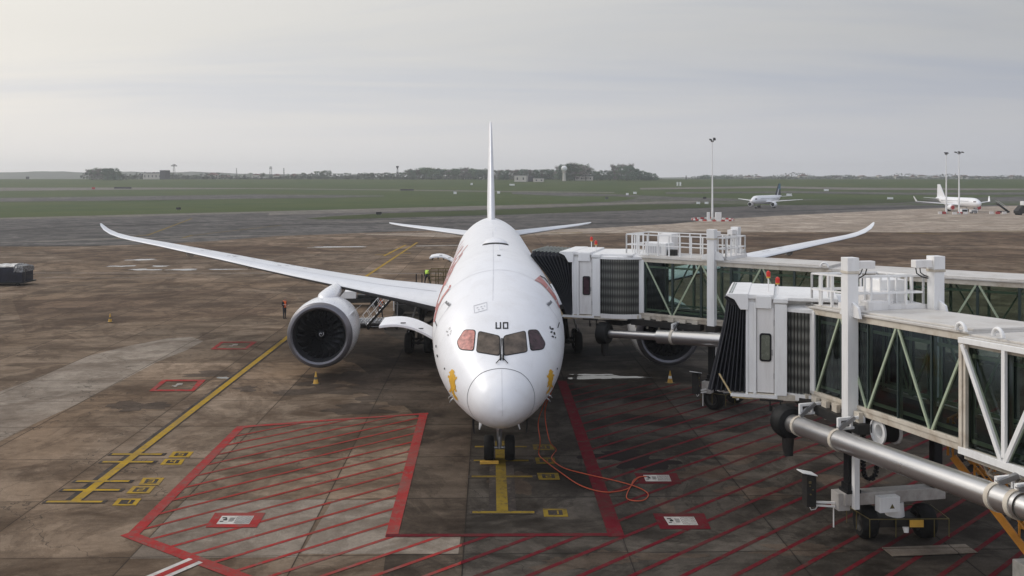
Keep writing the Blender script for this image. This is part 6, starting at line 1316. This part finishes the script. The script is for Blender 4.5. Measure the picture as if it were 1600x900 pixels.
for x, y in ((-.6, -.95), (2.6, -.95), (-.6, 1.3), (2.6, 1.3)): MB().lathe([(-.15, 0), (-.15, .38), (.15, .38), (.15, 0)], (x, y, .38), 'y', 20).build('wheel', 'rubber', t, smooth=True)
MB().box(2.1, 2.7, -.6, .2, 2.15, 2.95).lathe([(0, .22), (.25, .2), (.32, 0)], (2.3, -.9, 2.95), 'z', 12).build('control_stand', 'cone', t, bevel=.03)
for x in (-1.1, -.62): MB().beam((x, -1.25, 2.15), (x, -1.25, 3.3), .09).build('post', 'rib_dark', t)
person('person in lime vest bending over on the rear loader platform above the wing root', (-7.25, 80.3, 2.17), R(190), BEND, 'green_vest')
# forward cargo loader: low roller deck with a stepped ladder
X, Y = G(578, 514); t = thing('cargo_deck', 'long low roller deck of a cargo loader behind the left engine', 'loader', (X, Y, .02), .04)
MB().box(-2.4, 2.7, .4, 2.6, .28, .40).build('deck_frame', 'steel', t, bevel=.01)
mb = MB()
for k in range(22): x = -2.3 + k * .225; mb.tube([(x, .5, .45), (x, 2.5, .45)], .05, 8)
mb.build('rollers', 'rim', t, smooth=True)
mb = MB()
for k in range(6): x = -2.3 + k * .95; mb.beam((x, .45, .4), (x, .45, .72), .05)
mb.beam((-2.35, .45, .72), (2.6, .45, .72), .05).build('side_rail', 'bright', t)
for x in (-2.0, -.9, 1.2, 2.3): MB().lathe([(-.07, 0), (-.07, .17), (.07, .17), (.07, 0)], (x, .55, .17), 'y', 16).build('wheel', 'rubber', t, smooth=True)
MB().beam((-2.4, .42, .22), (2.7, .42, .22), .10).build('bumper', 'rib_dark', t)
t = thing('step_ladder', 'white wheeled step ladder rising to the right under the left wing', 'ladder', (X - .05, Y - .45, .02), .05)
a, b = Vector((-.1, 0, .25)), Vector((2.15, .3, 2.75))
for o_ in (Vector((0, 0, 0)), Vector((0, .75, 0))):
    MB().beam(a + o_, b + o_, .06, .16).build('stringer', 'rib_dark', t)
    mb = MB().beam(a + o_ + Vector((-.35, 0, .8)), b + o_ + Vector((-.45, 0, .75)), .035).beam(a + o_ + Vector((-.15, 0, .42)), b + o_ + Vector((-.25, 0, .4)), .03)
    for k in range(7): p = a.lerp(b, k / 6) + o_; mb.beam(p, p + Vector((-.40, 0, .78)), .03)
    mb.build('handrail', 'bright', t)
for k in range(10): p = a.lerp(b, (k + .5) / 10); MB().beam(p + Vector((-.02, -.01, .03)), p + Vector((-.02, .76, .03)), .22, .035).build('step', 'bright', t)
MB().beam(b + Vector((0, 0, -.1)), (2.1, .3, .2), .05).beam((.2, .2, .2), (2.1, .3, .2), .05).beam(b + Vector((0, .7, -.1)), (2.1, 1.0, .2), .05).build('support_leg', 'steel', t)
for x, y in ((0, 0), (.35, .7), (2.1, .3), (2.1, 1.0)): MB().lathe([(-.04, 0), (-.04, .12), (.04, .12), (.04, 0)], (x, y, .12), 'y', 14).build('wheel', 'rubber', t, smooth=True)
# tug with white box, dark tow gear
X, Y = G(548, 478); t = thing('baggage_tug', 'low tug with white box body and dark gear just right of the engine top', 'tug', (X, Y, .02), .1)
MB().box(-.9, .5, -.6, .6, .7, 1.35).build('body', 'bright', t, bevel=.04); MB().box(-.9, 2.6, -.65, .65, .32, .7).build('chassis', 'rib_dark', t, bevel=.03); MB().box(.6, 2.4, -.5, .5, .7, 1.0).build('engine_box', 'black', t, bevel=.05)
MB().box(1.3, 1.6, -.4, .4, 1.0, 1.3).box(2.45, 2.62, -.5, .5, .35, .62).build('seat', 'redcover', t, bevel=.03)
for x in (-.5, 2.1):
    for y in (-.6, .6): MB().lathe([(-.12, 0), (-.12, .33), (.12, .33), (.12, 0)], (x, y, .33), 'y', 20).build('wheel', 'rubber', t, smooth=True)
MB().tube([(.2, -.3, 1.35), (.5, -.3, 1.65), (.5, .3, 1.65), (.2, .3, 1.35)], .03, 8).build('roll_bar', 'cone', t)
X, Y = G(622, 492); t = thing('belt_loader', 'dark belt loader standing between the ladder and the fuselage under the wing', 'loader', (X, Y, .02), .0)
MB().box(-.2, 2.6, -.7, .7, .35, .95).build('chassis', 'rib_dark', t, bevel=.04); MB().hexa([(-.4, -.35, 1.0), (.4, -.35, 1.0), (.4, .35, 1.0), (-.4, .35, 1.0), (2.9, -.35, 2.5), (3.1, -.35, 2.35), (3.1, .35, 2.35), (2.9, .35, 2.5)]).build('belt', 'black', t)
for x in (.2, 2.1):
    for y in (-.65, .65): MB().lathe([(-.13, 0), (-.13, .36), (.13, .36), (.13, 0)], (x, y, .36), 'y', 20).build('wheel', 'rubber', t, smooth=True)
MB().box(.9, 1.15, -.5, .5, .95, 2.0).build('seat_back', 'black', t, bevel=.03); MB().beam((-.3, -.5, .4), (-.3, -.5, 2.1), .07).beam((-.1, .5, .4), (-.1, .5, 2.1), .07).build('post', 'bright', t)
# plastic wrapped cargo on a dolly at the left edge
t = thing('wrapped_cargo', 'dark cargo load wrapped in clear plastic on a dolly at the left edge', 'cargo', (-54.3, 99.4, .02), .03)
MB().box(-3.2, 2.6, -.2, 2.6, .28, .42).build('dolly_bed', 'black', t, bevel=.02)
rnd = random.Random(9)
def lumpy(x0, x1, y0, y1, z0, z1, amp, n=10):
    mb = MB(); rings = []
    for i in range(n + 1):
        x = x0 + (x1 - x0) * i / n; r_ = []
        for (y, z) in [(y0, z0), (y0 - .03, (z0 + z1) / 2), (y0, z1 - .15), (y0 + .25, z1), ((y0 + y1) / 2, z1 + .06), (y1 - .25, z1), (y1, z1 - .15), (y1, z0)]: r_.append((x + rnd.uniform(-amp, amp) * .5, y + rnd.uniform(-amp, amp), z + (rnd.uniform(-amp, amp) if z > z0 else 0)))
        rings.append(r_)
    return mb.loft(rings)
lumpy(-3.1, 2.35, 0, 2.4, .42, 1.95, .05).build('load', 'navy', t, smooth=True)
lumpy(-3.15, 1.4, .15, 2.45, 1.94, 2.18, .07, 14).build('top_sheet', 'plastic_wrap', t, smooth=True)
lumpy(1.5, 2.45, -.06, 2.45, 1.45, 2.06, .12, 8).build('end_sheet', 'plastic_wrap2', t, smooth=True)
MB().beam((2.55, 0, .3), (2.75, 0, 1.8), .07).beam((2.6, 0, 1.0), (2.6, 2.3, 1.0), .05).build('end_rail', 'rib_dark', t)
for x in (-2.5, 1.9): MB().lathe([(-.08, 0), (-.08, .2), (.08, .2), (.08, 0)], (x, -.05, .2), 'y', 16).build('wheel', 'rubber', t, smooth=True)
# ---- far airliners
def far_airliner(label, x0, y0, psi, s, finm, covers, upper=None):
    t = thing('airliner', label, 'airliner', (x0, y0, 0), psi)    # local -Y is the nose direction
    q = lambda **k: None
    FS = [(-17.4, .05, 3.6, .05), (-17.1, .75, 3.62, .7), (-16.3, 1.25, 3.72, 1.2), (-15, 1.65, 3.85, 1.62), (-13.4, 1.93, 4.0, 1.98), (-11.5, 1.98, 4.05, 2.07), (9, 1.98, 4.05, 2.07), (13, 1.6, 4.5, 1.62), (17, .85, 5.1, .95), (20, .2, 5.55, .3)]
    f = MB().loft([[Vector((w_ * s * math.cos(a), y * s, (zc + h_ * math.sin(a)) * s)) for a in [2 * math.pi * k / 28 for k in range(28)]] for y, w_, zc, h_ in FS]).build('fuselage', 'plane_white', t, smooth=True)
    MB().hexa([(-1.25 * s, -16.25 * s, 4.35 * s), (1.25 * s, -16.25 * s, 4.35 * s), (1.62 * s, -15.1 * s, 4.35 * s), (-1.62 * s, -15.1 * s, 4.35 * s), (-1.0 * s, -16.05 * s, 4.75 * s), (1.0 * s, -16.05 * s, 4.75 * s), (1.5 * s, -14.9 * s, 4.85 * s), (-1.5 * s, -14.9 * s, 4.85 * s)]).build('cockpit_window', 'cockpit_dark', t)
    for sg in (-1, 1):
        mb = MB()
        for k in range(30): y = (-11.5 + k * .78) * s; mb.box(sg * 1.90 * s - .08, sg * 1.90 * s + .08, y, y + .22 * s, 4.45 * s, 4.75 * s)
        mb.build('cabin_windows', 'steel', t)
        MB().loft([[Vector((sg * e * s, (le + x) * s, (z + y) * s)) for x, y in airfoil(c, th, 8)] for e, le, c, th, z in ((1.5, -4.5, 6.6, .13, 2.9), (6.2, -1.6, 4.0, .12, 3.3), (16.2, 4.0, 1.7, .1, 4.2))]).build('wing', 'plane_white', t, smooth=True)
        if covers: MB().hexa([(sg * 16.1 * s, 4.2 * s, 4.2 * s), (sg * 16.3 * s, 4.2 * s, 4.2 * s), (sg * 16.3 * s, 5.8 * s, 4.2 * s), (sg * 16.1 * s, 5.8 * s, 4.2 * s), (sg * 16.9 * s, 5.9 * s, 6.5 * s), (sg * 17.0 * s, 5.9 * s, 6.5 * s), (sg * 17.0 * s, 6.6 * s, 6.5 * s), (sg * 16.9 * s, 6.6 * s, 6.5 * s)]).build('winglet', 'plane_white', t)
        MB().loft([[Vector((sg * e * s, (le + x) * s, (z + y) * s)) for x, y in airfoil(c, .1, 6)] for e, le, c, z in ((.5, 14.6, 3.6, 5.2), (6.2, 18.2, 1.4, 5.7))]).build('tailplane', 'wing_grey', t, smooth=True)
        e = thing_part('engine', t); c0 = (sg * 5.75 * s, -6.2 * s, 1.85 * s)
        MB().lathe([(0, .86 * s), (.02 * s, 1.0 * s), (.5 * s, 1.14 * s), (1.6 * s, 1.18 * s), (3.2 * s, .95 * s), (3.4 * s, .5 * s), (4.0 * s, .2 * s)], c0, 'y', 24).build('nacelle', 'plane_white', e, smooth=True)
        MB().lathe([(.05 * s, 0), (.05 * s, .9 * s)], c0, 'y', 24).build('intake_cover' if covers else 'intake', 'redcover' if covers else 'black', e)
        if covers: MB().lathe([(-.03 * s, .9 * s), (.2 * s, 1.08 * s)], c0, 'y', 24).build('cover_rim', 'redcover', e, smooth=True)
        MB().box(c0[0] - .15 * s, c0[0] + .15 * s, c0[1] + .8 * s, c0[1] + 4 * s, c0[2] + .9 * s, 3.2 * s).build('pylon', 'wing_grey', e)
        g_ = thing_part('main_gear', t); MB().beam((sg * 3.8 * s, .6 * s, .5 * s), (sg * 3.8 * s, .6 * s, 3 * s), .25 * s).build('strut', 'steel', g_)
        for o_ in (-.4, .4): MB().lathe([(-.2 * s, 0), (-.2 * s, .55 * s), (.2 * s, .55 * s), (.2 * s, 0)], ((sg * 3.8 + o_) * s, .6 * s, .57 * s), 'x', 20).build('wheel', 'rubber', g_, smooth=True)
    g_ = thing_part('nose_gear', t); MB().beam((0, -12.6 * s, .4 * s), (0, -12.6 * s, 2.4 * s), .2 * s).build('strut', 'steel', g_)
    for o_ in (-.27, .27): MB().lathe([(-.12 * s, 0), (-.12 * s, .4 * s), (.12 * s, .4 * s), (.12 * s, 0)], (o_ * s, -12.6 * s, .42 * s), 'x', 20).build('wheel', 'rubber', g_, smooth=True)
    pts = [(11.8, 5.9), (16.5, 11.7), (18.6, 11.7), (19.0, 5.7)]
    MB().prism([(y * s, z * s) for y, z in pts], -.14 * s, .14 * s, f=lambda a, b, x: (x, a, b)).build('tail_fin', finm, t)
    if finm != 'plane_white':
        MB().prism([(14.9 * s, 8.6 * s), (16.6 * s, 11.75 * s), (18.65 * s, 11.75 * s), (18.8 * s, 8.9 * s)], -.16 * s, .16 * s, f=lambda a, b, x: (x, a, b)).build('tail_band', 'teal_tail', t)
        MB().prism([(13.9 * s, 5.95 * s), (16.2 * s, 9.3 * s), (16.8 * s, 9.3 * s), (15.2 * s, 5.95 * s)], -.165 * s, .165 * s, f=lambda a, b, x: (x, a, b)).build('tail_stripe', 'plane_white', t)
    return t
far_airliner('white airliner with teal and dark blue tail taxiing far off right of the lamp mast', 98.9, 365, R(-36.7), .80, 'tail_dark', False)
far_airliner('all white airliner with red engine covers parked at the far right', 155.3, 326, R(2), .80, 'plane_white', True)
t = thing('boarding_stairs', 'grey mobile boarding stairs at the nose of the parked white airliner', 'stairs', (163.3, 313, 0), .1)
MB().beam((-1.5, 0, 3.1), (2.6, 0, .3), 1.3, .25).build('flight', 'rib_dark', t); MB().beam((-1.5, -.65, 4.0), (2.6, -.65, 1.2), .08).beam((-1.5, .65, 4.0), (2.6, .65, 1.2), .08).build('handrail', 'bridge', t); MB().box(-1.0, 2.6, -.7, .7, .25, .6).build('chassis', 'rib_dark', t)
for x in (-.6, 2.2): MB().lathe([(-.75, 0), (-.75, .28), (.75, .28), (.75, 0)], (x, 0, .28), 'y', 16).build('wheel', 'rubber', t, smooth=True)
for i, (px, wd, hh, m, lb) in enumerate(((1506, 2.0, 1.5, 'bright', 'white ground power unit under the parked airliner, left of its twin'), (1521, 2.2, 1.2, 'bright', 'white ground power unit under the parked airliner nose, right of its twin'))):
    X, Y = G(px, 333.5); t = thing('power_unit', lb, 'equipment', (X, Y, 0)); MB().box(-wd / 2, wd / 2, -.6, .6, .35, hh).build('body', m, t, bevel=.05); MB().box(-wd / 2 + .2, wd / 2 - .2, -.64, -.61, .6, hh - .2).build('vent', 'rib_dark', t)
    for x in (-wd * .3, wd * .3): MB().lathe([(-.6, 0), (-.6, .25), (.6, .25), (.6, 0)], (x, 0, .25), 'y', 14).build('wheel', 'rubber', t, smooth=True)
X, Y = G(1598, 336); t = thing('service_truck', 'dark service truck with raised white box at the far right edge', 'truck', (X, Y, 0), .2)
MB().box(-2.4, 4.0, -1.1, 1.1, .5, 1.3).build('chassis', 'rib_dark', t, bevel=.05); MB().hexa([(-2.6, -1, 1.3), (.2, -1, 1.3), (.2, 1, 1.3), (-2.6, 1, 1.3), (-.8, -1, 3.0), (.2, -1, 3.0), (.2, 1, 3.0), (-.8, 1, 3.0)]).build('ramp', 'rib_dark', t)
MB().box(-.3, 1.0, -.8, .8, 3.05, 4.3).build('box_body', 'bright', t, bevel=.05); MB().box(1.4, 3.6, -1, 1, 1.3, 2.8).build('cab', 'rib_dark', t, bevel=.1)
for x in (-1.5, 2.8): MB().lathe([(-1.1, 0), (-1.1, .5), (1.1, .5), (1.1, 0)], (x, 0, .5), 'y', 20).build('wheel', 'rubber', t, smooth=True)
